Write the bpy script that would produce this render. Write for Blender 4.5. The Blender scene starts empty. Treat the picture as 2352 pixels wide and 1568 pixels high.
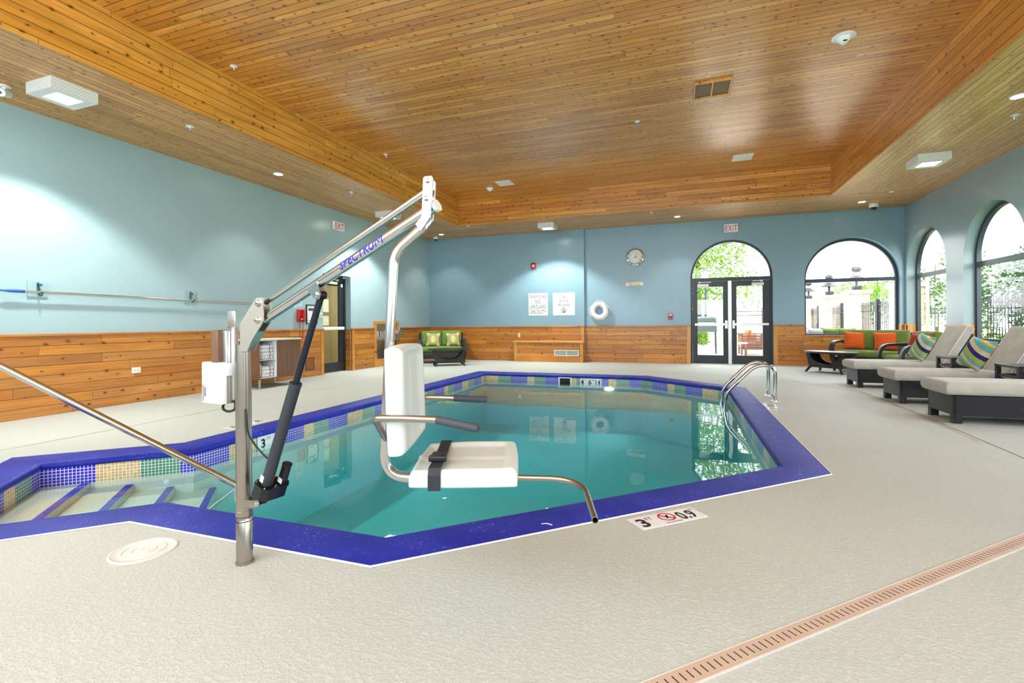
import bpy, bmesh, math, random
from mathutils import Vector, Matrix
from mathutils.geometry import tessellate_polygon
PI = math.pi
R = math.radians
rnd = random.Random(11)
scn = bpy.context.scene
COL = scn.collection


def lin(r, g, b):
    def f(c):
        c /= 255.0
        return c / 12.92 if c <= 0.04045 else ((c + 0.055) / 1.055) ** 2.4
    return (f(r), f(g), f(b), 1.0)


# ------------------------------------------------------------------ mesh builder
class MB:
    def __init__(s):
        s.bm = bmesh.new()
        s.uv = None

    def face(s, pts):
        vs = [s.bm.verts.new(p) for p in pts]
        return s.bm.faces.new(vs)

    def add(s, other_bm, mtx=None):
        me = bpy.data.meshes.new('tmp')
        other_bm.to_mesh(me)
        other_bm.free()
        if mtx is not None:
            me.transform(mtx)
        s.bm.from_mesh(me)
        bpy.data.meshes.remove(me)

    def box(s, x0, x1, y0, y1, z0, z1, bev=0.0, seg=2, mtx=None):
        b = bmesh.new()
        m = Matrix.Translation(((x0 + x1) / 2, (y0 + y1) / 2, (z0 + z1) / 2)) @ Matrix.Diagonal((abs(x1 - x0), abs(y1 - y0), abs(z1 - z0), 1))
        bmesh.ops.create_cube(b, size=1.0, matrix=m)
        if bev > 0:
            bmesh.ops.bevel(b, geom=list(b.edges), offset=bev, segments=seg, affect='EDGES', profile=0.5)
        s.add(b, mtx)
        return s

    def rings(s, rings, closed=False, caps=True):
        vr = [[s.bm.verts.new(p) for p in r] for r in rings]
        n = len(vr[0])
        m = len(vr)
        for i in range(m if closed else m - 1):
            a, b = vr[i], vr[(i + 1) % m]
            for j in range(n):
                s.bm.faces.new((a[j], a[(j + 1) % n], b[(j + 1) % n], b[j]))
        if caps and not closed:
            s.bm.faces.new(list(reversed(vr[0])))
            s.bm.faces.new(vr[-1])
        return s

    def tube(s, pts, r, seg=12, closed=False, caps=True, prof=None):
        pts = [Vector(p) for p in pts]
        n = len(pts)
        rs = r if isinstance(r, (list, tuple)) else [r] * n
        rings = []
        up = None
        for i, p in enumerate(pts):
            if closed:
                t = (pts[(i + 1) % n] - pts[i - 1]).normalized()
            elif i == 0:
                t = (pts[1] - p).normalized()
            elif i == n - 1:
                t = (p - pts[i - 1]).normalized()
            else:
                t = ((pts[i + 1] - p).normalized() + (p - pts[i - 1]).normalized()).normalized()
            if up is None:
                up = Vector((0, 0, 1)) if abs(t.z) < 0.9 else Vector((1, 0, 0))
            side = t.cross(up)
            if side.length < 1e-6:
                side = t.orthogonal()
            side.normalize()
            up = side.cross(t).normalized()
            if prof:
                rings.append([p + side * a + up * b for a, b in prof])
            else:
                rings.append([p + (side * math.cos(2 * PI * k / seg) + up * math.sin(2 * PI * k / seg)) * rs[i] for k in range(seg)])
        return s.rings(rings, closed, caps)

    def cyl(s, p0, p1, r0, r1=None, seg=20):
        return s.tube([p0, p1], [r0, r0 if r1 is None else r1], seg)

    def lathe(s, prof, o=(0, 0, 0), axis=(0, 0, 1), seg=24):
        o = Vector(o)
        a = Vector(axis).normalized()
        u = a.orthogonal().normalized()
        v = a.cross(u)
        rings = [[o + a * z + (u * math.cos(2 * PI * k / seg) + v * math.sin(2 * PI * k / seg)) * max(r, 1e-4) for k in range(seg)] for r, z in prof]
        return s.rings(rings)

    def prism(s, poly, o, u, v, w):
        """polygon (a,b) in the frame o,u,v, extruded by the vector w; concave allowed"""
        o, u, v, w = Vector(o), Vector(u), Vector(v), Vector(w)
        p3 = [o + u * a + v * b for a, b in poly]
        tri = tessellate_polygon([p3])
        va = [s.bm.verts.new(p) for p in p3]
        vb = [s.bm.verts.new(p + w) for p in p3]
        for t in tri:
            s.bm.faces.new([va[i] for i in t])
            s.bm.faces.new([vb[i] for i in reversed(t)])
        n = len(p3)
        for i in range(n):
            j = (i + 1) % n
            s.bm.faces.new((va[i], va[j], vb[j], vb[i]))
        return s

    def sheet(s, loops):
        """flat face with holes; loops[0] outer, rest holes (3-D points)"""
        loops = [[Vector(p) for p in l] for l in loops]
        tri = tessellate_polygon(loops)
        vs = [s.bm.verts.new(p) for l in loops for p in l]
        for t in tri:
            try:
                s.bm.faces.new([vs[i] for i in t])
            except ValueError:
                pass
        return s

    def strip(s, a, b, closed=False):
        n = len(a)
        for i in range(n if closed else n - 1):
            j = (i + 1) % n
            s.face((a[i], a[j], b[j], b[i]))
        return s

    def build(s, name, mat, parent=None, off=None, smooth=True, ang=38):
        bmesh.ops.remove_doubles(s.bm, verts=s.bm.verts, dist=1e-5)
        bmesh.ops.recalc_face_normals(s.bm, faces=s.bm.faces)
        me = bpy.data.meshes.new(name)
        s.bm.to_mesh(me)
        s.bm.free()
        if off is not None:
            me.transform(Matrix.Translation(-Vector(off)))
        if smooth:
            for p in me.polygons:
                p.use_smooth = True
            me.set_sharp_from_angle(angle=R(ang))
        me.materials.append(mat)
        o = bpy.data.objects.new(name, me)
        COL.objects.link(o)
        if parent is not None:
            o.parent = parent
        return o


def tag(o, label=None, cat=None, group=None, kind=None):
    if label:
        o['label'] = label
    if cat:
        o['category'] = cat
    if group:
        o['group'] = group
    if kind:
        o['kind'] = kind
    return o


def thing(name, label, cat, loc=(0, 0, 0), rz=0.0, group=None, kind=None):
    o = bpy.data.objects.new(name, None)
    COL.objects.link(o)
    o.empty_display_size = 0.1
    o.location = loc
    o.rotation_euler = (0, 0, rz)
    return tag(o, label, cat, group, kind)


def kids(o):
    return [c for c in bpy.data.objects if c.parent == o]


def dup(root, loc, rz, label, group=None, rot=None):
    r = root.copy()
    COL.objects.link(r)
    r.location = loc
    r.rotation_euler = rot if rot else (0, 0, rz)
    r['label'] = label
    if group:
        r['group'] = group
    for ch in kids(root):
        c = ch.copy()
        COL.objects.link(c)
        c.parent = r
        for g in kids(ch):
            d = g.copy()
            COL.objects.link(d)
            d.parent = c
    return r


def struct(name, mb, mat, parent=None, smooth=False):
    o = mb.build(name, mat, parent, smooth=smooth)
    if parent is None:
        o['kind'] = 'structure'
    return o


def arc(c, r, a0, a1, n):
    return [(c[0] + r * math.cos(a0 + (a1 - a0) * i / n), c[1] + r * math.sin(a0 + (a1 - a0) * i / n)) for i in range(n + 1)]


def fillet(pts, rad, n=6):
    """round the corners of a 3-D polyline"""
    pts = [Vector(p) for p in pts]
    out = [pts[0]]
    for i in range(1, len(pts) - 1):
        a, b, c = pts[i - 1], pts[i], pts[i + 1]
        r = rad[i - 1] if isinstance(rad, (list, tuple)) else rad
        d1, d2 = (a - b), (c - b)
        r = min(r, d1.length * 0.49, d2.length * 0.49)
        p, q = b + d1.normalized() * r, b + d2.normalized() * r
        for k in range(n + 1):
            t = k / n
            out.append(p * (1 - t) ** 2 + b * 2 * t * (1 - t) + q * t * t)
    out.append(pts[-1])
    return out


# ------------------------------------------------------------------ materials
class NT:
    def __init__(s, name):
        s.m = bpy.data.materials.new(name)
        s.m.use_nodes = True
        s.t = s.m.node_tree
        s.t.nodes.clear()
        s.out = s.t.nodes.new('ShaderNodeOutputMaterial')

    def n(s, typ, **kw):
        nd = s.t.nodes.new('ShaderNode' + typ)
        for k, v in kw.items():
            setattr(nd, k, v)
        return nd

    def set(s, sock, v):
        if isinstance(v, bpy.types.NodeSocket):
            s.t.links.new(v, sock)
        elif v is not None:
            sock.default_value = v

    def math(s, op, a, b=None, c=None, clamp=False):
        nd = s.n('Math', operation=op, use_clamp=clamp)
        s.set(nd.inputs[0], a)
        s.set(nd.inputs[1], b)
        s.set(nd.inputs[2], c)
        return nd.outputs[0]

    def vec(s, x, y, z):
        nd = s.n('CombineXYZ')
        s.set(nd.inputs[0], x)
        s.set(nd.inputs[1], y)
        s.set(nd.inputs[2], z)
        return nd.outputs[0]

    def noise(s, v, scale=5.0, detail=2.0, rough=0.5, dist=0.0):
        nd = s.n('TexNoise')
        s.set(nd.inputs['Vector'], v)
        nd.inputs['Scale'].default_value = scale
        nd.inputs['Detail'].default_value = detail
        nd.inputs['Roughness'].default_value = rough
        nd.inputs['Distortion'].default_value = dist
        return nd.outputs['Fac']

    def white(s, v):
        nd = s.n('TexWhiteNoise', noise_dimensions='3D')
        s.set(nd.inputs['Vector'], v)
        return nd.outputs['Value']

    def ramp(s, f, stops, mode='LINEAR'):
        nd = s.n('ValToRGB')
        cr = nd.color_ramp
        cr.interpolation = mode
        while len(cr.elements) < len(stops):
            cr.elements.new(0.5)
        for e, (p, c) in zip(cr.elements, stops):
            e.position = p
            e.color = c
        s.set(nd.inputs[0], f)
        return nd.outputs[0]

    def mix(s, f, a, b, typ='MIX'):
        nd = s.n('Mix', data_type='RGBA', blend_type=typ)
        s.set(nd.inputs[0], f)
        s.set(nd.inputs[6], a)
        s.set(nd.inputs[7], b)
        return nd.outputs[2]

    def maprange(s, v, a, b, c=0.0, d=1.0):
        nd = s.n('MapRange', interpolation_type='SMOOTHSTEP')
        s.set(nd.inputs[0], v)
        for i, x in enumerate((a, b, c, d)):
            nd.inputs[i + 1].default_value = x
        return nd.outputs[0]

    def obj(s):
        return s.n('TexCoord').outputs['Object']

    def xyz(s, v):
        nd = s.n('SeparateXYZ')
        s.set(nd.inputs[0], v)
        return nd.outputs

    def bump(s, h, strength=0.3, dist=0.01):
        nd = s.n('Bump')
        nd.inputs['Strength'].default_value = strength
        nd.inputs['Distance'].default_value = dist
        s.set(nd.inputs['Height'], h)
        return nd.outputs[0]

    def pbr(s, col, rough=0.5, metal=0.0, normal=None, spec=0.5, coat=0.0, coatr=0.1, emit=None, es=0.0, sheen=0.0):
        p = s.n('BsdfPrincipled')
        s.set(p.inputs['Base Color'], col)
        s.set(p.inputs['Roughness'], rough)
        s.set(p.inputs['Metallic'], metal)
        p.inputs['Specular IOR Level'].default_value = spec
        p.inputs['Coat Weight'].default_value = coat
        p.inputs['Coat Roughness'].default_value = coatr
        p.inputs['Sheen Weight'].default_value = sheen
        if normal is not None:
            s.set(p.inputs['Normal'], normal)
        if emit is not None:
            s.set(p.inputs['Emission Color'], emit)
            p.inputs['Emission Strength'].default_value = es
        s.t.links.new(p.outputs[0], s.out.inputs[0])
        return s.m


def plain(name, rgb, rough=0.5, metal=0.0, var=0.06, scale=8.0, bump=0.0, **kw):
    t = NT(name)
    nz = t.noise(t.obj(), scale, 3.0)
    c = lin(*rgb)
    lo = tuple(x * (1 - var) for x in c[:3]) + (1,)
    hi = tuple(min(1, x * (1 + var)) for x in c[:3]) + (1,)
    col = t.ramp(nz, [(0.3, lo), (0.7, hi)])
    nrm = t.bump(t.noise(t.obj(), scale * 12, 2.0), bump, 0.004) if bump else None
    return t.pbr(col, rough, metal, nrm, **kw)


def wood(name, u, v, w, L, cols, rough=0.33, seed=0.0, knots=0.5, kscale=0.19, coat=0.25, grooves=0.9, coatr=0.15):
    t = NT(name)
    ax = t.xyz(t.obj())
    U, V = ax['XYZ'.index(u)], ax['XYZ'.index(v)]
    vi = t.math('DIVIDE', V, w)
    idx = t.math('FLOOR', vi)
    fr = t.math('FRACT', vi)
    r1 = t.white(t.vec(idx, seed, 1.7))
    us = t.math('ADD', t.math('DIVIDE', U, L), t.math('MULTIPLY', r1, 7.0))
    sid = t.math('FLOOR', us)
    ufr = t.math('FRACT', us)
    r2 = t.white(t.vec(idx, sid, seed + 3.1))
    r3 = t.white(t.vec(sid, idx, seed + 9.2))
    base = t.ramp(r2, [(i / (len(cols) - 1), lin(*c)) for i, c in enumerate(cols)])
    gv = t.vec(t.math('MULTIPLY', U, 1.6), t.math('MULTIPLY', V, 34.0), t.math('MULTIPLY', r3, 40.0))
    g = t.noise(gv, 1.0, 4.0, 0.6, 0.6)
    gm = t.maprange(g, 0.3, 0.7, 0.80, 1.12)
    col = t.mix(1.0, base, t.vec(gm, gm, gm), 'MULTIPLY')
    # broad tone
    b = t.noise(t.vec(t.math('MULTIPLY', U, 0.9), t.math('MULTIPLY', V, 6.0), t.math('MULTIPLY', r2, 20.0)), 1.0, 2.0)
    bm_ = t.maprange(b, 0.3, 0.7, 0.86, 1.08)
    col = t.mix(1.0, col, t.vec(bm_, bm_, bm_), 'MULTIPLY')
    # knots
    vor = t.n('TexVoronoi', voronoi_dimensions='2D', feature='F1')
    jit = t.noise(t.vec(U, V, 0.0), 24.0, 3.0)
    jit2 = t.noise(t.vec(U, V, 4.0), 24.0, 3.0)
    ku = t.math('ADD', t.math('DIVIDE', U, kscale), t.math('MULTIPLY', jit, 0.30))
    kv = t.math('ADD', t.math('DIVIDE', V, kscale * 0.62), t.math('MULTIPLY', jit2, 0.30))
    t.set(vor.inputs['Vector'], t.vec(ku, kv, 0.0))
    vor.inputs['Scale'].default_value = 1.0
    sep = t.n('SeparateColor')
    t.set(sep.inputs[0], vor.outputs['Color'])
    keep = t.math('LESS_THAN', sep.outputs[0], knots)
    size = t.math('MULTIPLY_ADD', sep.outputs[1], 0.095, 0.05)
    rel = t.math('DIVIDE', vor.outputs['Distance'], size)
    k = t.math('MULTIPLY', t.maprange(rel, 0.55, 1.0, 1.0, 0.0), keep)
    halo = t.math('MULTIPLY', t.maprange(rel, 0.8, 2.2, 0.34, 0.0), keep)
    col = t.mix(halo, col, lin(128, 62, 22))
    col = t.mix(t.math('MULTIPLY', k, 0.82), col, lin(74, 32, 12))
    # tongue and groove lines, butt joints
    e = t.math('MULTIPLY', t.math('ABSOLUTE', t.math('SUBTRACT', fr, 0.5)), 2.0)
    gl = t.maprange(e, 1 - 0.010 / w, 1 - 0.003 / w, 0.0, 1.0)
    j = t.math('LESS_THAN', ufr, 0.005 / L)
    gl2 = t.math('MAXIMUM', gl, t.math('MULTIPLY', j, 0.75))
    col = t.mix(t.math('MULTIPLY', gl2, grooves), col, lin(58, 26, 8))
    h = t.math('SUBTRACT', t.math('MULTIPLY', g, 0.04), gl2)
    return t.pbr(col, rough, 0.0, t.bump(h, 0.5, 0.004), coat=coat, coatr=coatr)


ORANGE = [(204, 128, 46), (222, 150, 62), (213, 138, 52), (230, 162, 78), (194, 120, 42), (220, 152, 70)]
ORANGE_LIT = [(226, 158, 62), (236, 170, 76), (220, 150, 56), (240, 178, 84), (228, 162, 70)]
PINE = [(188, 124, 46), (204, 136, 54), (174, 110, 40), (198, 138, 68), (184, 114, 38), (168, 110, 52)]
SOFF = [(206, 148, 76), (216, 158, 86), (192, 136, 68), (218, 164, 92), (202, 142, 70)]
M = {}
M['tray'] = wood('tray_planks', 'X', 'Y', 0.093, 1.9, ORANGE, 0.30, 0.0, 0.55, 0.17, 0.4, 1.0, 0.2)
M['tray_sx'] = wood('tray_side_planks_x', 'X', 'Z', 0.1135, 2.6, ORANGE, 0.32, 2.0, 0.42, 0.18)
M['tray_sy'] = wood('tray_side_planks_y', 'Y', 'Z', 0.1135, 2.6, ORANGE, 0.32, 4.0, 0.42, 0.18)
M['tray_sl'] = wood('tray_side_planks_lit', 'Y', 'Z', 0.1135, 2.6, ORANGE_LIT, 0.34, 5.0, 0.45, 0.18)  # same planks in a lighter palette: brighter light on this side put into colour
M['soff_y'] = wood('soffit_planks_y', 'Y', 'X', 0.093, 2.4, SOFF, 0.40, 6.0, 0.62, 0.15, 0.2, 1.0)
M['soff_r'] = wood('soffit_planks_window_lit', 'Y', 'X', 0.093, 2.4, [(218, 164, 96), (226, 174, 106), (208, 154, 88), (230, 180, 112), (214, 160, 92)], 0.40, 7.0, 0.5, 0.15, 0.2, 1.0)  # lighter copy of the soffit planks, window light put into the colour
M['soff_x'] = wood('soffit_planks_x', 'X', 'Y', 0.093, 2.4, SOFF, 0.40, 8.0, 0.62, 0.15, 0.2, 1.0)
M['wain_y'] = wood('wainscot_planks_y', 'Y', 'Z', 0.1265, 1.7, PINE, 0.35, 10.0, 0.5, 0.22)
M['wain_x'] = wood('wainscot_planks_x', 'X', 'Z', 0.1265, 1.7, PINE, 0.35, 12.0, 0.5, 0.22)
M['trimwood'] = wood('pine_trim', 'Z', 'X', 0.4, 3.0, [(214, 150, 66), (205, 138, 56)], 0.35, 14.0, 0.25, 0.2, 0.2, 0.0)
M['palewood'] = wood('pale_pine', 'X', 'Y', 0.4, 3.0, [(226, 172, 96), (216, 160, 84)], 0.35, 15.0, 0.15, 0.2, 0.2, 0.0)
M['capwood_y'] = wood('pine_cap_y', 'Y', 'X', 0.4, 3.0, [(196, 128, 52), (184, 114, 44)], 0.35, 16.0, 0.3, 0.2, 0.2, 0.0)
M['capwood_x'] = wood('pine_cap_x', 'X', 'Y', 0.4, 3.0, [(200, 132, 54), (186, 116, 46)], 0.35, 18.0, 0.3, 0.2, 0.2, 0.0)


def wall_paint(name, a, b):
    t = NT(name)
    c = t.ramp(t.noise(t.obj(), 0.7, 2.0), [(0.3, lin(*a)), (0.7, lin(*b))])
    nrm = t.bump(t.noise(t.obj(), 160.0, 2.0), 0.06, 0.002)
    return t.pbr(c, 0.27, 0.0, nrm, spec=0.5)


def floor_mat():
    t = NT('knockdown_deck')
    o = t.obj()
    big = t.noise(o, 0.5, 3.0)
    fine = t.noise(o, 75.0, 3.0, 0.6)
    mid = t.noise(o, 55.0, 4.0, 0.65)
    c = t.ramp(big, [(0.3, lin(188, 193, 188)), (0.7, lin(197, 202, 197))])
    sp = t.maprange(mid, 0.42, 0.62, 0.94, 1.03)
    c = t.mix(1.0, c, t.vec(sp, sp, sp), 'MULTIPLY')
    h = t.math('ADD', t.maprange(mid, 0.46, 0.58), t.math('MULTIPLY', fine, 0.5))
    return t.pbr(c, 0.6, 0.0, t.bump(h, 0.42, 0.006), spec=0.3)


def coping_mat():
    t = NT('blue_coping')
    o = t.obj()
    n1 = t.noise(o, 45.0, 4.0, 0.65)
    n2 = t.noise(o, 3.0, 3.0)
    c = t.ramp(n2, [(0.3, lin(30, 38, 148)), (0.7, lin(42, 54, 172))])
    sc = t.math('MULTIPLY', t.maprange(n1, 0.56, 0.70), t.maprange(n2, 0.46, 0.60))
    c = t.mix(t.math('MULTIPLY', sc, 0.6), c, lin(140, 140, 205))
    return t.pbr(c, 0.5, 0.0, t.bump(n1, 0.5, 0.006), spec=0.22)


def mosaic():
    t = NT('mosaic_tiles')
    uvn = t.n('TexCoord').outputs['UV']
    x = t.xyz(uvn)
    U, V = x[0], x[1]
    s = 0.0262
    per = t.math('FRACT', t.math('DIVIDE', U, 68 * s))
    tan, gr, bl = lin(214, 178, 108), lin(72, 140, 106), lin(58, 44, 190)
    c = t.ramp(per, [(0.0, bl), (14 / 68, tan), (26 / 68, gr), (37 / 68, bl), (52 / 68, tan), (58 / 68, gr)], 'CONSTANT')
    tu, tv = t.math('DIVIDE', U, s), t.math('DIVIDE', V, s)
    r = t.white(t.vec(t.math('FLOOR', tu), t.math('FLOOR', tv), 0.0))
    rr = t.maprange(r, 0.0, 1.0, 0.85, 1.12)
    c = t.mix(1.0, c, t.vec(rr, rr, rr), 'MULTIPLY')
    eu = t.math('ABSOLUTE', t.math('SUBTRACT', t.math('FRACT', tu), 0.5))
    ev = t.math('ABSOLUTE', t.math('SUBTRACT', t.math('FRACT', tv), 0.5))
    g = t.maprange(t.math('MAXIMUM', eu, ev), 0.40, 0.45)
    c = t.mix(g, c, lin(232, 232, 240))
    return t.pbr(c, t.maprange(g, 0, 1, 0.12, 0.6), 0.0, t.bump(t.math('SUBTRACT', 1.0, g), 0.3, 0.002))


def water_mat():
    t = NT('pool_water')
    o = t.obj()
    h = t.math('ADD', t.noise(o, 1.6, 2.0), t.math('MULTIPLY', t.noise(o, 6.0, 2.0), 0.12))
    nrm = t.bump(h, 0.16, 0.02)
    lw_ = t.n('LayerWeight')
    lw_.inputs['Blend'].default_value = 0.5
    t.set(lw_.inputs['Normal'], nrm)
    fr = t.math('MULTIPLY_ADD', t.math('POWER', lw_.outputs['Facing'], 5.0), 0.95, 0.022, clamp=True)
    tr = t.n('BsdfTransparent')
    tr.inputs[0].default_value = (0.93, 0.99, 0.99, 1)
    gl = t.n('BsdfGlossy')
    gl.inputs['Roughness'].default_value = 0.015
    t.set(gl.inputs['Normal'], nrm)
    mx = t.n('MixShader')
    t.set(mx.inputs[0], fr)
    t.t.links.new(tr.outputs[0], mx.inputs[1])
    t.t.links.new(gl.outputs[0], mx.inputs[2])
    t.t.links.new(mx.outputs[0], t.out.inputs[0])
    ab = t.n('VolumeAbsorption')
    ab.inputs['Color'].default_value = (0.12, 0.80, 0.86, 1)
    ab.inputs['Density'].default_value = 0.36
    t.t.links.new(ab.outputs[0], t.out.inputs['Volume'])
    return t.m


def glass_mat():
    t = NT('window_glass')
    lw_ = t.n('LayerWeight')
    lw_.inputs['Blend'].default_value = 0.5
    fr = t.math('MULTIPLY_ADD', t.math('POWER', lw_.outputs['Facing'], 5.0), 0.8, 0.05, clamp=True)
    tr = t.n('BsdfTransparent')
    tr.inputs[0].default_value = (0.96, 0.98, 0.97, 1)
    gl = t.n('BsdfGlossy')
    gl.inputs['Roughness'].default_value = 0.01
    nz = t.noise(t.obj(), 0.8, 1.0)
    t.set(gl.inputs['Normal'], t.bump(nz, 0.02, 0.01))
    mx = t.n('MixShader')
    t.set(mx.inputs[0], fr)
    t.t.links.new(tr.outputs[0], mx.inputs[1])
    t.t.links.new(gl.outputs[0], mx.inputs[2])
    t.t.links.new(mx.outputs[0], t.out.inputs[0])
    return t.m


def steel(name, rgb=(205, 203, 198), rough=0.2):
    t = NT(name)
    big = t.noise(t.obj(), 4.0, 2.0)
    c = t.ramp(big, [(0.3, tuple(x * 0.94 for x in lin(*rgb)[:3]) + (1,)), (0.7, lin(*rgb))])
    return t.pbr(c, rough, 1.0)


def wicker(name, rgb=(38, 30, 30), spec=0.6):
    t = NT(name)
    x = t.xyz(t.obj())
    br = t.n('TexBrick')
    br.offset = 0.5
    t.set(br.inputs['Vector'], t.vec(t.math('ADD', x[0], x[1]), x[2], 0.0))
    br.inputs['Scale'].default_value = 1.0
    br.inputs['Brick Width'].default_value = 0.026
    br.inputs['Row Height'].default_value = 0.0125
    br.inputs['Mortar Size'].default_value = 0.0035
    br.inputs['Mortar Smooth'].default_value = 0.9
    c = lin(*rgb)
    br.inputs['Color1'].default_value = c
    br.inputs['Color2'].default_value = tuple(min(1, k * 1.5) for k in c[:3]) + (1,)
    br.inputs['Mortar'].default_value = tuple(k * 0.25 for k in c[:3]) + (1,)
    return t.pbr(br.outputs[0], 0.38, 0.0, t.bump(t.math('SUBTRACT', 1.0, br.outputs['Fac']), 0.8, 0.006), spec=spec)


def fabric(name, rgb, rough=0.85, bump=0.25):
    t = NT(name)
    o = t.obj()
    weave = t.noise(o, 260.0, 2.0)
    fold = t.noise(o, 7.0, 3.0)
    c = lin(*rgb)
    col = t.ramp(fold, [(0.3, tuple(k * 0.9 for k in c[:3]) + (1,)), (0.7, tuple(min(1, k * 1.06) for k in c[:3]) + (1,))])
    h = t.math('ADD', t.math('MULTIPLY', weave, 0.15), fold)
    return t.pbr(col, rough, 0.0, t.bump(h, bump, 0.02), spec=0.2, sheen=0.15)


def striped():
    t = NT('striped_pillow_cloth')
    x = t.xyz(t.obj())
    d = t.math('ADD', t.math('MULTIPLY', x[2], 0.92), t.math('MULTIPLY', x[0], 0.40))
    d = t.math('ADD', d, t.math('MULTIPLY', t.math('POWER', x[0], 2.0), -0.5))
    f = t.math('FRACT', t.math('ADD', t.math('DIVIDE', d, 0.30), 0.18))
    navy, tan, aqua, lime = lin(34, 40, 120), lin(206, 186, 146), lin(96, 164, 176), lin(158, 168, 70)
    c = t.ramp(f, [(0.0, lime), (0.17, navy), (0.34, tan), (0.52, aqua), (0.70, lime), (0.78, tan), (0.88, aqua)], 'CONSTANT')
    return t.pbr(c, 0.8, 0.0, t.bump(t.noise(t.obj(), 220.0), 0.15, 0.004), spec=0.2)


def leafpillow():
    t = NT('leaf_pattern_cloth')
    x = t.xyz(t.obj())
    X, Z = x[0], x[2]
    ell = t.math('ADD', t.math('POWER', t.math('DIVIDE', X, 0.062), 2.0), t.math('POWER', t.math('DIVIDE', Z, 0.105), 2.0))
    cen = t.maprange(ell, 1.05, 0.95)
    ax = t.math('SUBTRACT', t.math('ABSOLUTE', X), 0.22)
    az = t.math('SUBTRACT', t.math('ABSOLUTE', Z), 0.22)
    ell2 = t.math('ADD', t.math('POWER', t.math('DIVIDE', ax, 0.125), 2.0), t.math('POWER', t.math('DIVIDE', az, 0.125), 2.0))
    cor = t.maprange(ell2, 1.05, 0.95)
    c = t.mix(t.math('MAXIMUM', cen, cor), lin(176, 158, 122), lin(200, 214, 120))
    return t.pbr(c, 0.8, 0.0, t.bump(t.noise(t.obj(), 220.0), 0.15, 0.004), spec=0.2)


def perforated():
    t = NT('perforated_white_metal')
    x = t.xyz(t.obj())
    br = t.n('TexBrick')
    br.offset = 0.5
    t.set(br.inputs['Vector'], t.vec(t.math('ADD', x[0], x[1]), x[2], 0.0))
    br.inputs['Scale'].default_value = 1.0
    br.inputs['Brick Width'].default_value = 0.034
    br.inputs['Row Height'].default_value = 0.018
    br.inputs['Mortar Size'].default_value = 0.0065
    br.inputs['Mortar Smooth'].default_value = 0.1
    br.inputs['Color1'].default_value = lin(150, 152, 150)
    br.inputs['Color2'].default_value = lin(160, 162, 160)
    br.inputs['Mortar'].default_value = lin(236, 238, 236)
    return t.pbr(br.outputs[0], 0.45, 0.0)


def emit(name, rgb, s):
    t = NT(name)
    nz = t.noise(t.obj(), 3.0, 1.0)
    c = t.ramp(nz, [(0.0, lin(*rgb)), (1.0, lin(*rgb))])
    return t.pbr(c, 0.5, 0.0, emit=c, es=s)


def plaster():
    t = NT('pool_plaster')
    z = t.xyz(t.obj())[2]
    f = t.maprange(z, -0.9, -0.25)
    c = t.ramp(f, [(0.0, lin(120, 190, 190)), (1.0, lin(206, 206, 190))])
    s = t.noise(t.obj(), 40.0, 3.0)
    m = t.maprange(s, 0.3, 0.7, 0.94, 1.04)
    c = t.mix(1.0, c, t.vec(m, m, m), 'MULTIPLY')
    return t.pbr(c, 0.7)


def stone():
    t = NT('buff_stone')
    x = t.xyz(t.obj())
    br = t.n('TexBrick')
    t.set(br.inputs['Vector'], t.vec(t.math('ADD', x[0], x[1]), x[2], 0.0))
    br.inputs['Scale'].default_value = 1.0
    br.inputs['Brick Width'].default_value = 0.42
    br.inputs['Row Height'].default_value = 0.2
    br.inputs['Mortar Size'].default_value = 0.008
    br.inputs['Color1'].default_value = lin(206, 180, 140)
    br.inputs['Color2'].default_value = lin(222, 202, 168)
    br.inputs['Mortar'].default_value = lin(150, 130, 104)
    n = t.noise(t.obj(), 9.0, 4.0)
    m = t.maprange(n, 0.3, 0.7, 0.8, 1.12)
    c = t.mix(1.0, br.outputs[0], t.vec(m, m, m), 'MULTIPLY')
    return t.pbr(c, 0.85, 0.0, t.bump(n, 0.6, 0.04))


def leafmat(name, a, b):
    t = NT(name)
    n = t.noise(t.obj(), 2.5, 3.0)
    c = t.ramp(n, [(0.3, lin(*a)), (0.7, lin(*b))])
    d = t.n('BsdfDiffuse')
    t.set(d.inputs[0], c)
    tl = t.n('BsdfTranslucent')
    t.set(tl.inputs[0], c)
    mx = t.n('MixShader')
    mx.inputs[0].default_value = 0.4
    t.t.links.new(d.outputs[0], mx.inputs[1])
    t.t.links.new(tl.outputs[0], mx.inputs[2])
    t.t.links.new(mx.outputs[0], t.out.inputs[0])
    return t.m


def slats(name, a, b):
    t = NT(name)
    x = t.xyz(t.obj())
    f = t.math('FRACT', t.math('DIVIDE', x[2], 0.02))
    c = t.mix(t.math('GREATER_THAN', f, 0.55), lin(*a), lin(*b))
    return t.pbr(c, 0.5)


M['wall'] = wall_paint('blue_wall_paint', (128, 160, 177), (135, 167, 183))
M['wall_l'] = wall_paint('window_lit_wall_paint', (156, 183, 189), (163, 190, 196))  # same wall paint, lightened in colour for the light from the windows
M['wall_r'] = wall_paint('greyed_wall_paint', (136, 157, 164), (142, 163, 170))  # same wall paint toned greyer for the right wall
M['floor'] = floor_mat()
M['coping'] = coping_mat()
M['mosaic'] = mosaic()
M['water'] = water_mat()
M['glass'] = glass_mat()
M['plaster'] = plaster()
M['steel'] = steel('brushed_stainless', (210, 208, 204), 0.2)
M['steel_d'] = steel('dull_stainless', (176, 168, 158), 0.28)
M['steel_r'] = steel('satin_stainless', (200, 194, 184), 0.5)
M['steel_pol'] = steel('polished_stainless', (214, 214, 214), 0.09)
M['alu'] = steel('aluminium', (214, 214, 212), 0.34)
M['wicker'] = wicker('dark_wicker')
M['wicker_b'] = wicker('blue_black_wicker', (26, 28, 38))
M['green'] = fabric('green_fabric', (112, 134, 62))
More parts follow.
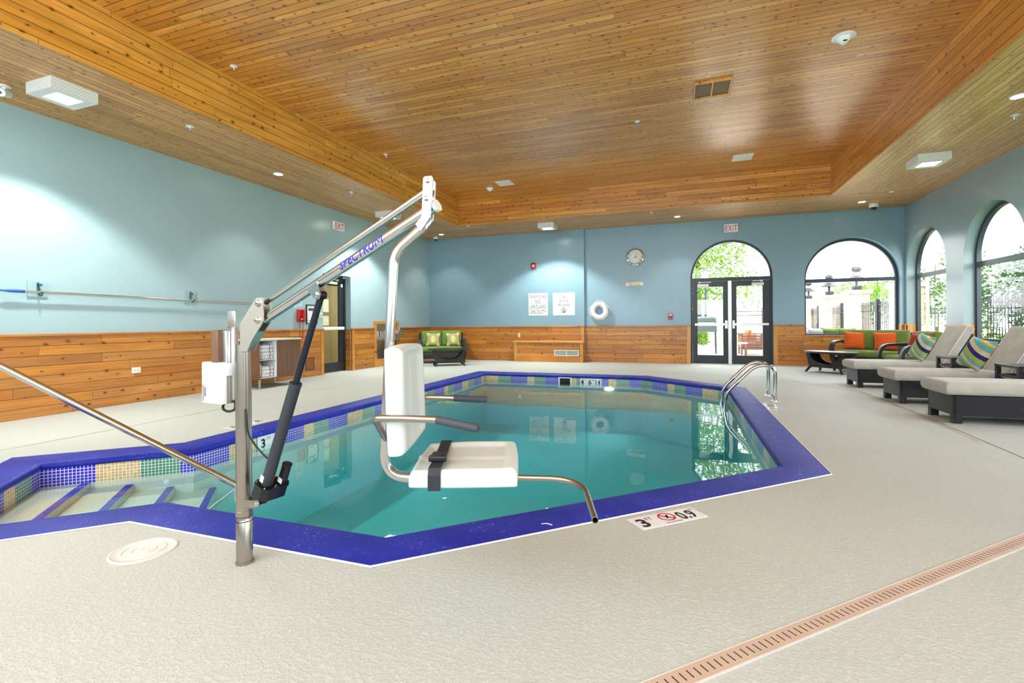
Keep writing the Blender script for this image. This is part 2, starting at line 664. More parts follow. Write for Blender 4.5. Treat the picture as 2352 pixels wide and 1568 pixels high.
M['green_l'] = fabric('bright_green_fabric', (104, 134, 62))
M['grey_c'] = fabric('warm_grey_fabric', (180, 176, 168), 0.85, 0.12)
M['orange'] = fabric('orange_fabric', (214, 92, 34))
M['red_c'] = fabric('brick_red_fabric', (160, 48, 24))
M['stripe'] = striped()
M['leafp'] = leafpillow()
M['perf'] = perforated()
M['white_m'] = plain('white_metal', (234, 236, 234), 0.4)
M['white_p'] = plain('white_plastic', (238, 240, 240), 0.35)
M['seatwhite'] = plain('moulded_white_plastic', (202, 209, 204), 0.42, var=0.02, bump=0.05)
M['ivory'] = plain('ivory_plastic', (226, 216, 180), 0.4)
M['black_p'] = plain('black_plastic', (22, 24, 28), 0.4)
M['charcoal'] = plain('charcoal_rubber', (58, 60, 68), 0.65, bump=0.1)
M['actm'] = plain('slate_black_tube', (44, 50, 58), 0.5)
M['blackm'] = plain('black_painted_metal', (34, 37, 44), 0.35)
M['rodm'] = plain('dark_anodised_tube', (40, 44, 56), 0.3, 0.6)
M['frame_d'] = plain('dark_grey_aluminium', (58, 68, 78), 0.4, 0.2)
M['red_p'] = plain('red_plastic', (186, 14, 22), 0.3)
M['red_t'] = plain('red_ink', (206, 34, 44), 0.5)
M['ink'] = plain('black_ink', (24, 26, 30), 0.6)
M['ink_g'] = plain('grey_ink', (66, 68, 70), 0.6)
M['ink_b'] = plain('blue_ink', (34, 30, 172), 0.5)
M['paper'] = plain('white_sign_board', (236, 236, 234), 0.5, var=0.02)
M['bluepaper'] = plain('pale_blue_paper', (206, 226, 236), 0.6, var=0.02)
M['tilew'] = plain('white_glazed_tile', (238, 238, 242), 0.25, var=0.02)
M['brown_box'] = plain('brown_plastic', (112, 82, 62), 0.4)
M['laminate'] = wood('walnut_laminate', 'Z', 'Y', 1.4, 3.0, [(122, 88, 66), (116, 84, 62)], 0.4, 22.0, 0.0, 0.2, 0.1, 0.0)
M['lamtop'] = plain('cream_laminate', (232, 226, 206), 0.4)
M['lamwhite'] = plain('white_laminate', (226, 230, 232), 0.4)
M['towel'] = fabric('white_towel', (240, 240, 244), 0.95, 0.5)
M['towelstripe'] = fabric('navy_towel_stripe', (50, 50, 130), 0.95, 0.3)
M['beige'] = plain('beige_room_beyond', (196, 182, 140), 0.6)
M['brass'] = plain('pink_beige_grate', (196, 172, 154), 0.5)
M['slot'] = plain('dark_slot', (40, 34, 30), 0.8)
M['joint'] = plain('deck_joint', (128, 110, 92), 0.8)
M['jointlight'] = plain('pale_deck_joint_cover', (176, 172, 164), 0.6)
M['lens'] = emit('lit_diffuser', (255, 253, 240), 30.0)
M['lens_can'] = emit('lit_downlight_lens', (255, 246, 230), 22.0)
M['poollamp'] = emit('lit_pool_lamp', (255, 255, 235), 6.0)
M['ventslat'] = slats('grey_vent_slats', (110, 112, 110), (196, 198, 194))
M['ventbrown'] = slats('brown_vent_slats', (120, 84, 44), (150, 108, 60))
M['stone'] = stone()
M['cap'] = plain('grey_cap_stone', (196, 186, 176), 0.8)
M['iron'] = plain('black_iron', (36, 38, 44), 0.5)
M['patio'] = plain('patio_concrete', (206, 196, 180), 0.8, scale=2.0)
M['grass'] = plain('lawn', (126, 160, 70), 0.9, var=0.3, scale=4.0)
M['leaf1'] = leafmat('light_leaves', (92, 130, 44), (134, 164, 74))
M['leaf2'] = leafmat('mid_leaves', (62, 92, 54), (98, 126, 76))
M['leaf3'] = leafmat('dark_leaves', (44, 72, 46), (76, 104, 66))
M['bark'] = plain('bark', (86, 72, 58), 0.9, bump=0.4)
M['teak'] = wood('teak', 'Y', 'Z', 0.09, 2.0, [(130, 84, 62), (116, 74, 56)], 0.6, 30.0, 0.0)
M['cream_c'] = fabric('cream_fabric', (226, 222, 206))
M['grey_l'] = fabric('pale_grey_fabric', (196, 196, 196))
M['grillm'] = plain('grill_enamel', (74, 86, 84), 0.4)
M['blue_h'] = plain('blue_plastic_grip', (40, 92, 170), 0.4)
M['teal'] = plain('teal_plastic_hook', (34, 92, 98), 0.4)
M['hatch'] = plain('dark_stained_wood', (140, 82, 32), 0.5)
M['smokedome'] = plain('smoked_dome', (14, 16, 20), 0.08)
M['cordm'] = plain('red_cord', (150, 30, 34), 0.5)
M['plateblue'] = plain('blue_painted_board', (152, 180, 186), 0.5)
M['lidm'] = plain('white_skimmer_lid', (214, 212, 206), 0.5)
M['beltm'] = plain('black_webbing', (30, 34, 44), 0.6, bump=0.2)

# ------------------------------------------------------------------ room numbers
XL, XR, YB1, YB2, YF = -7.61, 5.0, 13.66, 13.75, -3.2
ZC, ZT, ZW = 3.805, 4.486, 1.035
TL, TR, TY, TF = -5.72, 3.05, 11.93, -2.2
JX = -2.60
# ------------------------------------------------------------------ pool outline (outer edge of the coping)
POOL = [(-4.49, 10.40), (-0.66, 10.40), (1.03, 8.97), (1.03, 4.07), (-1.36, 1.87), (-2.98, 1.86), (-3.93, 0.95), (-5.41, 2.45), (-4.49, 3.29)]


def inset(poly, d):
    n = len(poly)
    area = sum(poly[i][0] * poly[(i + 1) % n][1] - poly[(i + 1) % n][0] * poly[i][1] for i in range(n))
    sg = 1.0 if area > 0 else -1.0
    out = []
    for i in range(n):
        p0, p1, p2 = Vector(poly[i - 1]), Vector(poly[i]), Vector(poly[(i + 1) % n])
        e1, e2 = (p1 - p0).normalized(), (p2 - p1).normalized()
        n1, n2 = Vector((-e1.y, e1.x)) * sg, Vector((-e2.y, e2.x)) * sg
        m = (n1 + n2)
        m = m / m.dot(n1)
        out.append((p1.x + m.x * d, p1.y + m.y * d))
    return out


# ------------------------------------------------------------------ floor
mb = MB()
mb.sheet([[(XL - .3, YF - .1, 0), (XR + .25, YF - .1, 0), (XR + .25, YB2 + .25, 0), (XL - .3, YB2 + .25, 0)], [(x, y, 0) for x, y in POOL]])
struct('floor', mb, M['floor'])
# control joints in the deck
for k, (pts, w, m) in enumerate([([(-5.92, -3.1), (-5.84, 3.7), (-5.9, 6.4), (-6.0, 9.0), (-6.02, 12.4)], .008, 'joint'),
                                 ([(2.52, -3.1), (2.60, 4.9), (2.69, 7.0), (2.69, 8.9), (2.35, 9.6), (1.45, 10.95), (-1.0, 11.3)], .010, 'joint'),
                                 ([(2.58, 5.6), (2.665, 7.0), (2.665, 8.9)], .030, 'jointlight')]):
    mb = MB()
    for (a, b) in zip(pts, pts[1:]):
        d = (Vector(b) - Vector(a)).normalized()
        nn = Vector((-d.y, d.x)) * w / 2
        z = .0015 if m == 'joint' else .001
        mb.face([(a[0] + nn.x, a[1] + nn.y, z), (a[0] - nn.x, a[1] - nn.y, z), (b[0] - nn.x, b[1] - nn.y, z), (b[0] + nn.x, b[1] + nn.y, z)])
    struct('trim_%d' % (40 + k), mb, M[m])


# ------------------------------------------------------------------ walls
def wall_panel(mb, o, u, n, outer, holes, reveal):
    """outer / holes are (a,z) loops in the plane o + a*u; reveals go to o - n*depth"""
    o, u, n = Vector(o), Vector(u), Vector(n)
    P = lambda q, d=0.0: o + u * q[0] + Vector((0, 0, q[1])) - n * d
    mb.sheet([[P(q) for q in l] for l in [outer] + holes])
    for path, d, closed in reveal:
        mb.strip([P(q) for q in path], [P(q, d) for q in path], closed)


def arch(a0, a1, z0, top, n=44):
    r = (a1 - a0) / 2
    zs = top - r
    return [(a0, z0), (a0, zs)] + arc(((a0 + a1) / 2, zs), r, PI, 0, n)[1:-1] + [(a1, zs), (a1, z0)]


# left wall with door recess
mb = MB()
DY0, DY1, DZ = 8.80, 9.765, 2.29
path = [(DY0, 0), (DY0, DZ), (DY1, DZ), (DY1, 0)]
wall_panel(mb, (XL, 0, 0), (0, 1, 0), (1, 0, 0), [(YF, 0)] + path + [(YB1 + .05, 0), (YB1 + .05, ZC + .02), (YF, ZC + .02)], [], [(path, .22, False)])
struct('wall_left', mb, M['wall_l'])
# back wall, two planes with a small jog
DX0, DX1, DTOP = 0.255, 2.225, 3.265
W1A, W1B, W1S, W1T = 2.93, 4.93, 0.735, 3.155
mb = MB()
mb.sheet([[(XL - .02, YB1, 0), (JX, YB1, 0), (JX, YB1, ZC + .02), (XL - .02, YB1, ZC + .02)]])
mb.face([(JX, YB1, 0), (JX, YB2, 0), (JX, YB2, ZC + .02), (JX, YB1, ZC + .02)])
dpath = arch(DX0, DX1, 0, DTOP)
wpath = arch(W1A, W1B, W1S, W1T)
wall_panel(mb, (0, YB2, 0), (1, 0, 0), (0, -1, 0), [(JX, 0)] + dpath + [(XR + .02, 0), (XR + .02, ZC + .02), (JX, ZC + .02)], [wpath],
           [(dpath, .22, False), (wpath, .22, True)])
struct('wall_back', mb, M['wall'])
# right wall with arched windows
RW = [(11.90, 13.65), (9.53, 11.28), (7.16, 8.91), (4.79, 6.54), (2.42, 4.17), (0.05, 1.80), (-2.32, -0.57)]
RS, RT = 0.715, 3.135
mb = MB()
rp = [arch(a, b, RS, RT) for a, b in RW]
wall_panel(mb, (XR, 0, 0), (0, 1, 0), (-1, 0, 0), [(YF, 0), (YB2 + .02, 0), (YB2 + .02, ZC + .02), (YF, ZC + .02)], rp, [(q, .24, True) for q in rp])
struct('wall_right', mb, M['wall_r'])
mb = MB()
mb.sheet([[(XL, YF, 0), (XR, YF, 0), (XR, YF, ZC), (XL, YF, ZC)]])
struct('wall_front', mb, M['wall'])


# ------------------------------------------------------------------ windows
def frame_band(mb, o, u, n, path, wd, d0, d1):
    """arched frame band: path outer loop (closed), inner loop offset by wd; between depths d0,d1"""
    o, u, n = Vector(o), Vector(u), Vector(n)
    a0, a1 = min(q[0] for q in path), max(q[0] for q in path)
    z0, z1 = min(q[1] for q in path), max(q[1] for q in path)
    inner = arch(a0 + wd, a1 - wd, z0 + wd, z1 - wd)
    P = lambda q, d: o + u * q[0] + Vector((0, 0, q[1])) - n * d
    A0, A1 = [P(q, d0) for q in path], [P(q, d1) for q in path]
    B0, B1 = [P(q, d0) for q in inner], [P(q, d1) for q in inner]
    mb.strip(A0, B0, True)
    mb.strip(A1, B1, True)
    mb.strip(B0, B1, True)
    mb.strip(A0, A1, True)
    return inner


def window(idx, o, u, n, path, mull, depth=.17):
    t = thing('window_%d' % idx, None, None, kind='structure')
    o, u, n = Vector(o), Vector(u), Vector(n)
    mb = MB()
    inner = frame_band(mb, o, u, n, path, .065, depth, depth + .07)
    a0, a1 = inner[0][0], inner[-1][0]
    q0, q1 = o + u * (a0 - .01) - n * (depth - .005), o + u * (a1 + .01) - n * (depth + .075)
    mb.box(min(q0.x, q1.x), max(q0.x, q1.x), min(q0.y, q1.y), max(q0.y, q1.y), mull - .045, mull + .045)
    mb.build('window_frame', M['frame_d'], t, smooth=False)
    mb = MB()
    P = lambda q, d: o + u * q[0] + Vector((0, 0, q[1])) - n * d
    mb.sheet([[P(q, depth + .04) for q in inner]])
    mb.build('window_glass', M['glass'], t, smooth=False)
    return t


window(1, (0, YB2, 0), (1, 0, 0), (0, -1, 0), wpath, 2.13)
for i, q in enumerate(rp):
    window(2 + i, (XR, 0, 0), (0, 1, 0), (-1, 0, 0), q, 2.14)


# ------------------------------------------------------------------ wainscot and trims
tn = [0]


def trim(mb, mat):
    tn[0] += 1
    return struct('trim_%d' % tn[0], mb, mat)


def wain(axis, plane, sgn, a0, a1, posts=(), top=ZW, notch=None):
    """wooden wainscot on a wall: boards, cap, posts. sgn = direction into the room"""
    t = .02
    lo, hi = sorted((plane, plane + sgn * t))
    mb = MB()
    segs = [(a0, a1, 0, top - .03)]
    if notch:
        n0, n1, zs = notch
        segs = [(a0, n0, 0, top - .03), (n0, n1, 0, zs), (n1, a1, 0, top - .03)]
    for s0, s1, z0, z1 in segs:
        if s1 - s0 < 1e-3:
            continue
        if axis == 'y':
            mb.box(lo, hi, s0, s1, z0, z1)
        else:
            mb.box(s0, s1, lo, hi, z0, z1)
    trim(mb, M['wain_' + axis])
    mb = MB()
    lo, hi = sorted((plane, plane + sgn * .04))
    for s0, s1, z0, z1 in segs:
        if s1 - s0 < 1e-3:
            continue
        zz = z1
        if axis == 'y':
            mb.box(lo, hi, s0 - .01, s1 + .01, zz, zz + .03, .005)
        else:
            mb.box(s0 - .01, s1 + .01, lo, hi, zz, zz + .03, .005)
    trim(mb, M['capwood_' + axis])
    if posts:
        mb = MB()
        lo, hi = sorted((plane, plane + sgn * .03))
        for p in posts:
            if axis == 'y':
                mb.box(lo, hi, p, p + .09, 0, top - .03, .003)
            else:
                mb.box(p, p + .09, lo, hi, 0, top - .03, .003)
        trim(mb, M['trimwood'])


wain('y', XL, 1, YF, 8.79, (8.70,))
wain('y', XL, 1, 9.775, 10.68, (9.775,))
wain('y', XL, 1, 11.80, YB1)
wain('x', YB1, -1, XL, JX, (JX - .09,))
wain('x', YB2, -1, JX, DX0 - .01, (DX0 - .10,))
wain('x', YB2, -1, DX1 + .01, XR, (DX1 + .01,), notch=(W1A, W1B, W1S))
for i, (a, b) in enumerate(RW):
    nxt = RW[i - 1][0] if i else YB2
    wain('y', XR, -1, b, nxt, (b, nxt - .09) if i else (b,))
    lo = MB()
    lo.box(XR - .02, XR, a, b, 0, RS - .03)
    trim(lo, M['wain_y'])
    lo = MB()
    lo.box(XR - .045, XR + .17, a - .01, b + .01, RS - .03, RS, .004)
    trim(lo, M['capwood_y'])
# wooden jamb linings below the cap height in the window reveals and the door recess
mb = MB()
for a, b in RW:
    mb.box(XR, XR + .165, b - .012, b, RS, ZW, .002)
    mb.box(XR, XR + .165, a, a + .012, RS, ZW, .002)
mb.box(W1B - .012, W1B, YB2, YB2 + .165, W1S, ZW, .002)
trim(mb, M['trimwood'])
mb = MB()
mb.box(XL - .17, XL - .001, DY1 - .014, DY1, 0, ZW - .03)
trim(mb, M['wain_x'])

# ------------------------------------------------------------------ ceiling
mb = MB()
mb.face([(TL, TF, ZT), (TR, TF, ZT), (TR, TY, ZT), (TL, TY, ZT)])
struct('ceiling', mb, M['tray'])
mb = MB()
mb.face([(XL - .05, YF, ZC), (TL, YF, ZC), (TL, TY, ZC), (XL - .05, TY, ZC)])
struct('ceiling_soffit_left', mb, M['soff_y'])
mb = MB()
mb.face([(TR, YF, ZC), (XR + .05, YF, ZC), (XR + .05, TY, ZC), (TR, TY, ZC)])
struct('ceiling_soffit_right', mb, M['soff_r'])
mb = MB()
mb.face([(XL - .05, TY, ZC), (XR + .05, TY, ZC), (XR + .05, YB2 + .02, ZC), (XL - .05, YB2 + .02, ZC)])
struct('ceiling_soffit_back', mb, M['soff_x'])
mb = MB()
mb.face([(TL, YF, ZC), (TR, YF, ZC), (TR, TF, ZC), (TL, TF, ZC)])
struct('ceiling_soffit_front', mb, M['soff_x'])
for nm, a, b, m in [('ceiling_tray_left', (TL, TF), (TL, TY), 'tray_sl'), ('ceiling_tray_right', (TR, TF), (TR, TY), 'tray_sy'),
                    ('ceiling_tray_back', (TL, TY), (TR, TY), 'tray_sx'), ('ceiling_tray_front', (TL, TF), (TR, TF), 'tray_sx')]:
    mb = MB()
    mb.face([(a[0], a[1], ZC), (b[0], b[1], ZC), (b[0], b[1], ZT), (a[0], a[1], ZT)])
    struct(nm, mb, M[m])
mb = MB()
mb.box(XL - .4, XR + .4, YF - .2, YB2 + .4, ZT + .02, ZT + .12)
struct('ceiling_roof', mb, M['cap'])

# ------------------------------------------------------------------ swimming pool
WZ = -0.155
pool = thing('swimming_pool', 'indoor swimming pool with royal blue coping, mosaic tile band and teal water', 'pool')
prof = [(0.0, -.02), (0.0, .004), (.012, .006), (.262, .006), (.285, .002), (.301, -.010), (.308, -.026), (.306, -.042), (.296, -.054), (.286, -.056)]
mb = MB()
mb.rings([[(x, y, z) for x, y in inset(POOL, d)] for d, z in prof], caps=False)
mb.build('coping', M['coping'], pool, ang=60)
mb = MB()
mb.rings([[(x, y, .002) for x, y in inset(POOL, -.007)], [(x, y, .0065) for x, y in inset(POOL, -.003)], [(x, y, .0075) for x, y in inset(POOL, .0015)]], caps=False)
mb.build('coping_edge_strip', M['white_p'], pool, smooth=False)
INN = inset(POOL, .286)
# mosaic band with a running UV
mb = MB()
uvl = mb.bm.loops.layers.uv.new('UVMap')
run = 0.0
nP = len(INN)
order = [(8, 0, 0), (0, 1, 14), (1, 2, 26), (2, 3, 10), (3, 4, 30), (4, 5, 8), (5, 6, 20), (6, 7, 15), (7, 8, 0)]
for (i, j, k0) in order:
    run = k0 * .0262
    a, b = Vector(INN[i]), Vector(INN[j])
    ln = (b - a).length
    f = mb.face([(a.x, a.y, -.056), (b.x, b.y, -.056), (b.x, b.y, -.213), (a.x, a.y, -.213)])
    for lp, (uu, vv) in zip(f.loops, [(run, -.056), (run + ln, -.056), (run + ln, -.213), (run, -.213)]):
        lp[uvl].uv = (uu, vv)
mb.build('tile_band', M['mosaic'], pool, smooth=False)
FZ = -1.15
mb = MB()
mb.rings([[(x, y, -.213) for x, y in INN], [(x, y, FZ) for x, y in INN]], caps=False)
mb.sheet([[(x, y, FZ) for x, y in INN]])
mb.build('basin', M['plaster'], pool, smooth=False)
ctr = Vector((-4.67, 1.70))
axd = Vector((.725, .689)).normalized()
axn = Vector((-axd.y, axd.x))
for s0, s1, z in [(.29, .60, -.205), (.60, .90, -.265), (.90, 1.20, -.325), (1.20, 1.52, -.39)]:
    mb = MB()
    c0, c1 = ctr + axd * s0, ctr + axd * s1
    hw = .80
    base = [c0 + axn * hw, c0 - axn * hw, c1 - axn * hw, c1 + axn * hw]
    mb.rings([[(p.x, p.y, FZ) for p in base], [(p.x, p.y, z) for p in base]])
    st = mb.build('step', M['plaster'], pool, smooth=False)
    mb = MB()
    c2 = ctr + axd * (s1 - .055)
    base = [c2 + axn * hw * .97, c2 - axn * hw * .97, c1 - axn * hw * .97, c1 + axn * hw * .97]
    mb.rings([[(p.x, p.y, z) for p in base], [(p.x, p.y, z + .004) for p in base]])
    mb.build('nosing_stripe', M['ink_b'], st, smooth=False)
big = inset(POOL, .278)
mb = MB()
mb.sheet([[(x, y, WZ) for x, y in big]])
mb.sheet([[(x, y, FZ - .05) for x, y in big]])
mb.rings([[(x, y, WZ) for x, y in big], [(x, y, FZ - .05) for x, y in big]], caps=False)
mb.build('water', M['water'], pool, smooth=False)
# skimmer mouth in the far wall
YW = INN[0][1]
mb = MB()
mb.box(-2.50, -2.47, YW - .02, YW + .03, -.21, -.045)
mb.box(-2.24, -2.21, YW - .02, YW + .03, -.21, -.045)
mb.box(-2.47, -2.24, YW - .02, YW + .03, -.066, -.045)
sk = mb.build('skimmer_mouth', M['white_p'], pool, smooth=False)
mb = MB()
mb.box(-2.47, -2.24, YW - .004, YW + .02, -.21, -.066)
mb.build('skimmer_opening', M['slot'], sk, smooth=False)
mb = MB()
mb.rings([[(-1.42 + .10 * q * math.cos(2 * PI * k / 24), YW - d, -.262 + .034 * q * math.sin(2 * PI * k / 24)) for k in range(24)] for q, d in ((1, 0), (1, .015), (.7, .03))])
mb.build('underwater_lamp', M['poollamp'], pool)
mb = MB()
mb.lathe([(.024, 0), (.024, .008), (.015, .012), (0, .012)], (-4.36, 3.03, -.275), (axn.x * -1, axn.y * -1, 0))
mb.build('return_inlet', M['white_p'], pool)


# ------------------------------------------------------------------ text helper
def text(s, size, mat, parent, o, u, v, name='lettering', align='CENTER', xs=1.0, lift=.0012, shear=0.0, bold=0.0, sp=1.0):
    """text lying in the frame: o = anchor (baseline), u = reading direction, v = up"""
    cu = bpy.data.curves.new(name, 'FONT')
    cu.body = s
    cu.size = size
    cu.align_x = align
    cu.shear = shear
    cu.space_character = sp
    cu.offset = bold
    cu.resolution_u = 3
    ob = bpy.data.objects.new(name, cu)
    COL.objects.link(ob)
    bpy.context.view_layer.update()
    me = bpy.data.meshes.new_from_object(ob.evaluated_get(bpy.context.evaluated_depsgraph_get()))
    bpy.data.objects.remove(ob)
    bpy.data.curves.remove(cu)
    u, v = Vector(u).normalized(), Vector(v).normalized()
    w = u.cross(v)
    m = Matrix(((u.x, v.x, w.x, o[0]), (u.y, v.y, w.y, o[1]), (u.z, v.z, w.z, o[2]), (0, 0, 0, 1)))
    me.transform(m @ Matrix.Translation((0, 0, lift)) @ Matrix.Diagonal((xs, 1, 1, 1)))
    me.materials.clear()
    me.materials.append(mat)
    me.name = name
    o2 = bpy.data.objects.new(name, me)
    COL.objects.link(o2)
    o2.parent = parent
    return o2


def merge_parts(objs, name):
    """join several small lettering meshes into one part"""
    b = bmesh.new()
    for o in objs:
        b.from_mesh(o.data)
    me = bpy.data.meshes.new(name)
    b.to_mesh(me)
    b.free()
    me.materials.append(objs[0].data.materials[0])
    n = bpy.data.objects.new(name, me)
    COL.objects.link(n)
    n.parent = objs[0].parent
    for o in objs:
        bpy.data.objects.remove(o)
    return n


def rectplate(mb, o, u, v, w, h, t, bev=0.0):
    """plate w x h in frame, thickness t along u x v"""
    u, v = Vector(u).normalized(), Vector(v).normalized()
    n = u.cross(v)
    m = Matrix(((u.x, v.x, n.x, o[0]), (u.y, v.y, n.y, o[1]), (u.z, v.z, n.z, o[2]), (0, 0, 0, 1)))
    mb.box(-w / 2, w / 2, -h / 2, h / 2, 0, t, bev, 2, m)
    return mb


def ring_sign(parent, o, u, v, rad, th, mat_ring, mat_fig, lift=.0016, nm='prohibition_ring', bottom=False):
    u, v = Vector(u).normalized(), Vector(v).normalized()
    w = u.cross(v)
    P = lambda a, b: tuple(Vector(o) + u * a + v * b + w * lift)
    mb = MB()
    n = 32
    for i in range(n):
        a0, a1 = 2 * PI * i / n, 2 * PI * (i + 1) / n
        mb.face([P(rad * math.cos(a0), rad * math.sin(a0)), P(rad * math.cos(a1), rad * math.sin(a1)), P((rad - th) * math.cos(a1), (rad - th) * math.sin(a1)), P((rad - th) * math.cos(a0), (rad - th) * math.sin(a0))])
    c, s = math.cos(R(135)), math.sin(R(135))
    k, hh = rad - th * .5, th * .38
    mb.face([P(c * k - s * hh, s * k + c * hh), P(c * k + s * hh, s * k - c * hh), P(-c * k + s * hh, -s * k - c * hh), P(-c * k - s * hh, -s * k + c * hh)])
    if bottom:
        seg = [(rad * .8 * math.cos(R(a)), rad * .8 * math.sin(R(a))) for a in range(220, 321, 10)]
        mb.face([P(*q) for q in seg])
    r_ = mb.build(nm, mat_ring, parent, smooth=False)
    mb = MB()
    lw = rad * .09
    for (a, b) in [((-.42, .40), (.02, -.05)), ((.30, .45), (.02, -.05)), ((.02, -.05), (-.2, -.42)), ((.02, -.05), (.42, -.42)), ((-.1, .1), (.25, .18))]:
        a, b = Vector(a) * rad, Vector(b) * rad
        d = (b - a).normalized()
        q = Vector((-d.y, d.x)) * lw
        mb.face([P(*(a + q)), P(*(a - q)), P(*(b - q)), P(*(b + q))])
    mb.build('diver_figure', mat_fig, parent, smooth=False)


# depth markers ----------------------------------------------------
def deck_marker(c, u, v, label, parts=True):
    u, v = Vector(u).normalized(), Vector(v).normalized()
    t = thing('depth_marker', label, 'depth marker', (c[0], c[1], 0), group='pool depth marker tiles')
    mb = MB()
    for k in (-1, 0, 1):
        rectplate(mb, Vector((0, 0, .0)) + u * k * .1525, u, v, .1505, .150, .004, .001)
    mb.build('tile_plate', M['tilew'], t, smooth=False)
    P = lambda a, b: Vector((0, 0, .004)) + u * a + v * b
    L = [text('3', .135, M['ink'], t, P(-.175, -.053), u, v, bold=.004), text('FT', .045, M['ink'], t, P(-.115, .015), u, v)]
    merge_parts(L, 'lettering')
    L = [text('0.9', .135, M['ink'], t, P(.125, -.053), u, v, xs=.72, bold=.003), text('M', .035, M['ink'], t, P(.196, .03), u, v)]
    merge_parts(L, 'lettering')
    text('NO DIVING', .021, M['ink'], t, P(.0, -.066), u, v)
    ring_sign(t, P(0, .012), u, v, .052, .011, M['red_t'], M['ink'])
    return t


deck_marker((-.077, 2.880), (.747, .665, 0), (-.665, .747, 0), 'white tile marker reading 3 FT, no diving, 0.9 M on the near deck')
deck_marker((-4.66, 4.13), (0, -1, 0), (1, 0, 0), 'depth marker tile set in the far left deck behind the lift actuator')
deck_marker((1.118, 7.07), (0, 1, 0), (-1, 0, 0), 'depth marker tile on the deck beside the chrome ladder feet')
t = thing('wall_depth_marker', 'white tile reading 3 FT in the mosaic on the left pool wall', 'depth marker', (INN[0][0], 4.02, -.13), group='pool depth marker tiles')
mb = MB()
rectplate(mb, (0, 0, 0), (0, 1, 0), (0, 0, 1), .305, .152, .004)
mb.build('tile_plate', M['tilew'], t, smooth=False)
merge_parts([text('3', .125, M['ink'], t, (.004, -.085, -.046), (0, 1, 0), (0, 0, 1), bold=.004), text('FT', .045, M['ink'], t, (.004, -.01, .022), (0, 1, 0), (0, 0, 1))], 'lettering')
t = thing('wall_depth_marker', 'white tile marker in the far pool wall reading 4 FT 6 IN 1.4 M', 'depth marker', (-1.80, YW, -.131), group='pool depth marker tiles')
mb = MB()
rectplate(mb, (0, 0, 0), (1, 0, 0), (0, 0, 1), .457, .152, .004)
mb.build('tile_plate', M['tilew'], t, smooth=False)
U_, V_ = (1, 0, 0), (0, 0, 1)
merge_parts([text('4', .135, M['ink'], t, (-.18, -.004, -.047), U_, V_, bold=.003), text('FT', .04, M['ink'], t, (-.105, -.004, .025), U_, V_),
             text('6', .135, M['ink'], t, (-.02, -.004, -.047), U_, V_, bold=.003), text('IN', .04, M['ink'], t, (.045, -.004, .025), U_, V_),
             text('1.4', .135, M['ink'], t, (.14, -.004, -.047), U_, V_, xs=.7, bold=.003), text('M', .035, M['ink'], t, (.205, -.004, .03), U_, V_)], 'lettering')

# skimmer lid in the near deck
t = thing('skimmer_cover', 'round white skimmer lid set in the deck left of the lift mast', 'lid', (-2.54, 1.648, 0))
mb = MB()
mb.lathe([(.142, 0), (.142, .004), (.132, .006), (.128, .003), (.098, .003), (.095, .006), (.088, .006), (.085, .003), (.058, .003), (.055, .006), (.048, .006), (.045, .003), (.0, .003)], seg=48)
mb.build('lid_disc', M['lidm'], t)
mb = MB()
for x in (-.021, .021):
    mb = MB()
    mb.box(x - .009, x + .009, -.012, .012, .003, .008, .002)
    mb.build('finger_pull', M['white_p'], t)
# trench drain
t = thing('trench_drain', 'long narrow slotted trench drain crossing the near deck', 'drain', (0.2, 1.790, 0))
du = Vector((1.66, 1.575, 0)).normalized()
dv = Vector((-du.y, du.x, 0))
mb = MB()
mb.prism([(-2.6, -.033), (4.2, -.033), (4.2, .033), (-2.6, .033)], (0, 0, .001), du, dv, (0, 0, .004))
mb.build('grate', M['brass'], t, smooth=False)
mb = MB()
k = -2.5
while k < 4.1:
    mb.prism([(k, -.017), (k + .004, -.017), (k + .004, .017), (k, .017)], (0, 0, .005), du, dv, (0, 0, .0006))
    k += .030
s_ = mb.build('slots', M['slot'], t, smooth=False)
mb = MB()
for q in (-.036, .036):
    mb.prism([(-2.6, q - .003), (4.2, q - .003), (4.2, q + .003), (-2.6, q + .003)], (0, 0, .0005), du, dv, (0, 0, .0045))
mb.build('edge_channel', M['lidm'], t, smooth=False)
mb = MB()
mb.prism([(-.03, 0), (.0, .008), (.032, -.006), (.03, .004), (.0, .016), (-.03, .004)], (0, 0, 0), (1, .1, 0), (-.1, 1, 0), (0, 0, .003))
o = mb.build('paper_scrap', M['paper'], smooth=False)
o.location = (-.707, 2.565, .0065)
tag(o, 'small white paper scrap lying on the blue coping below the footrest', 'scrap')


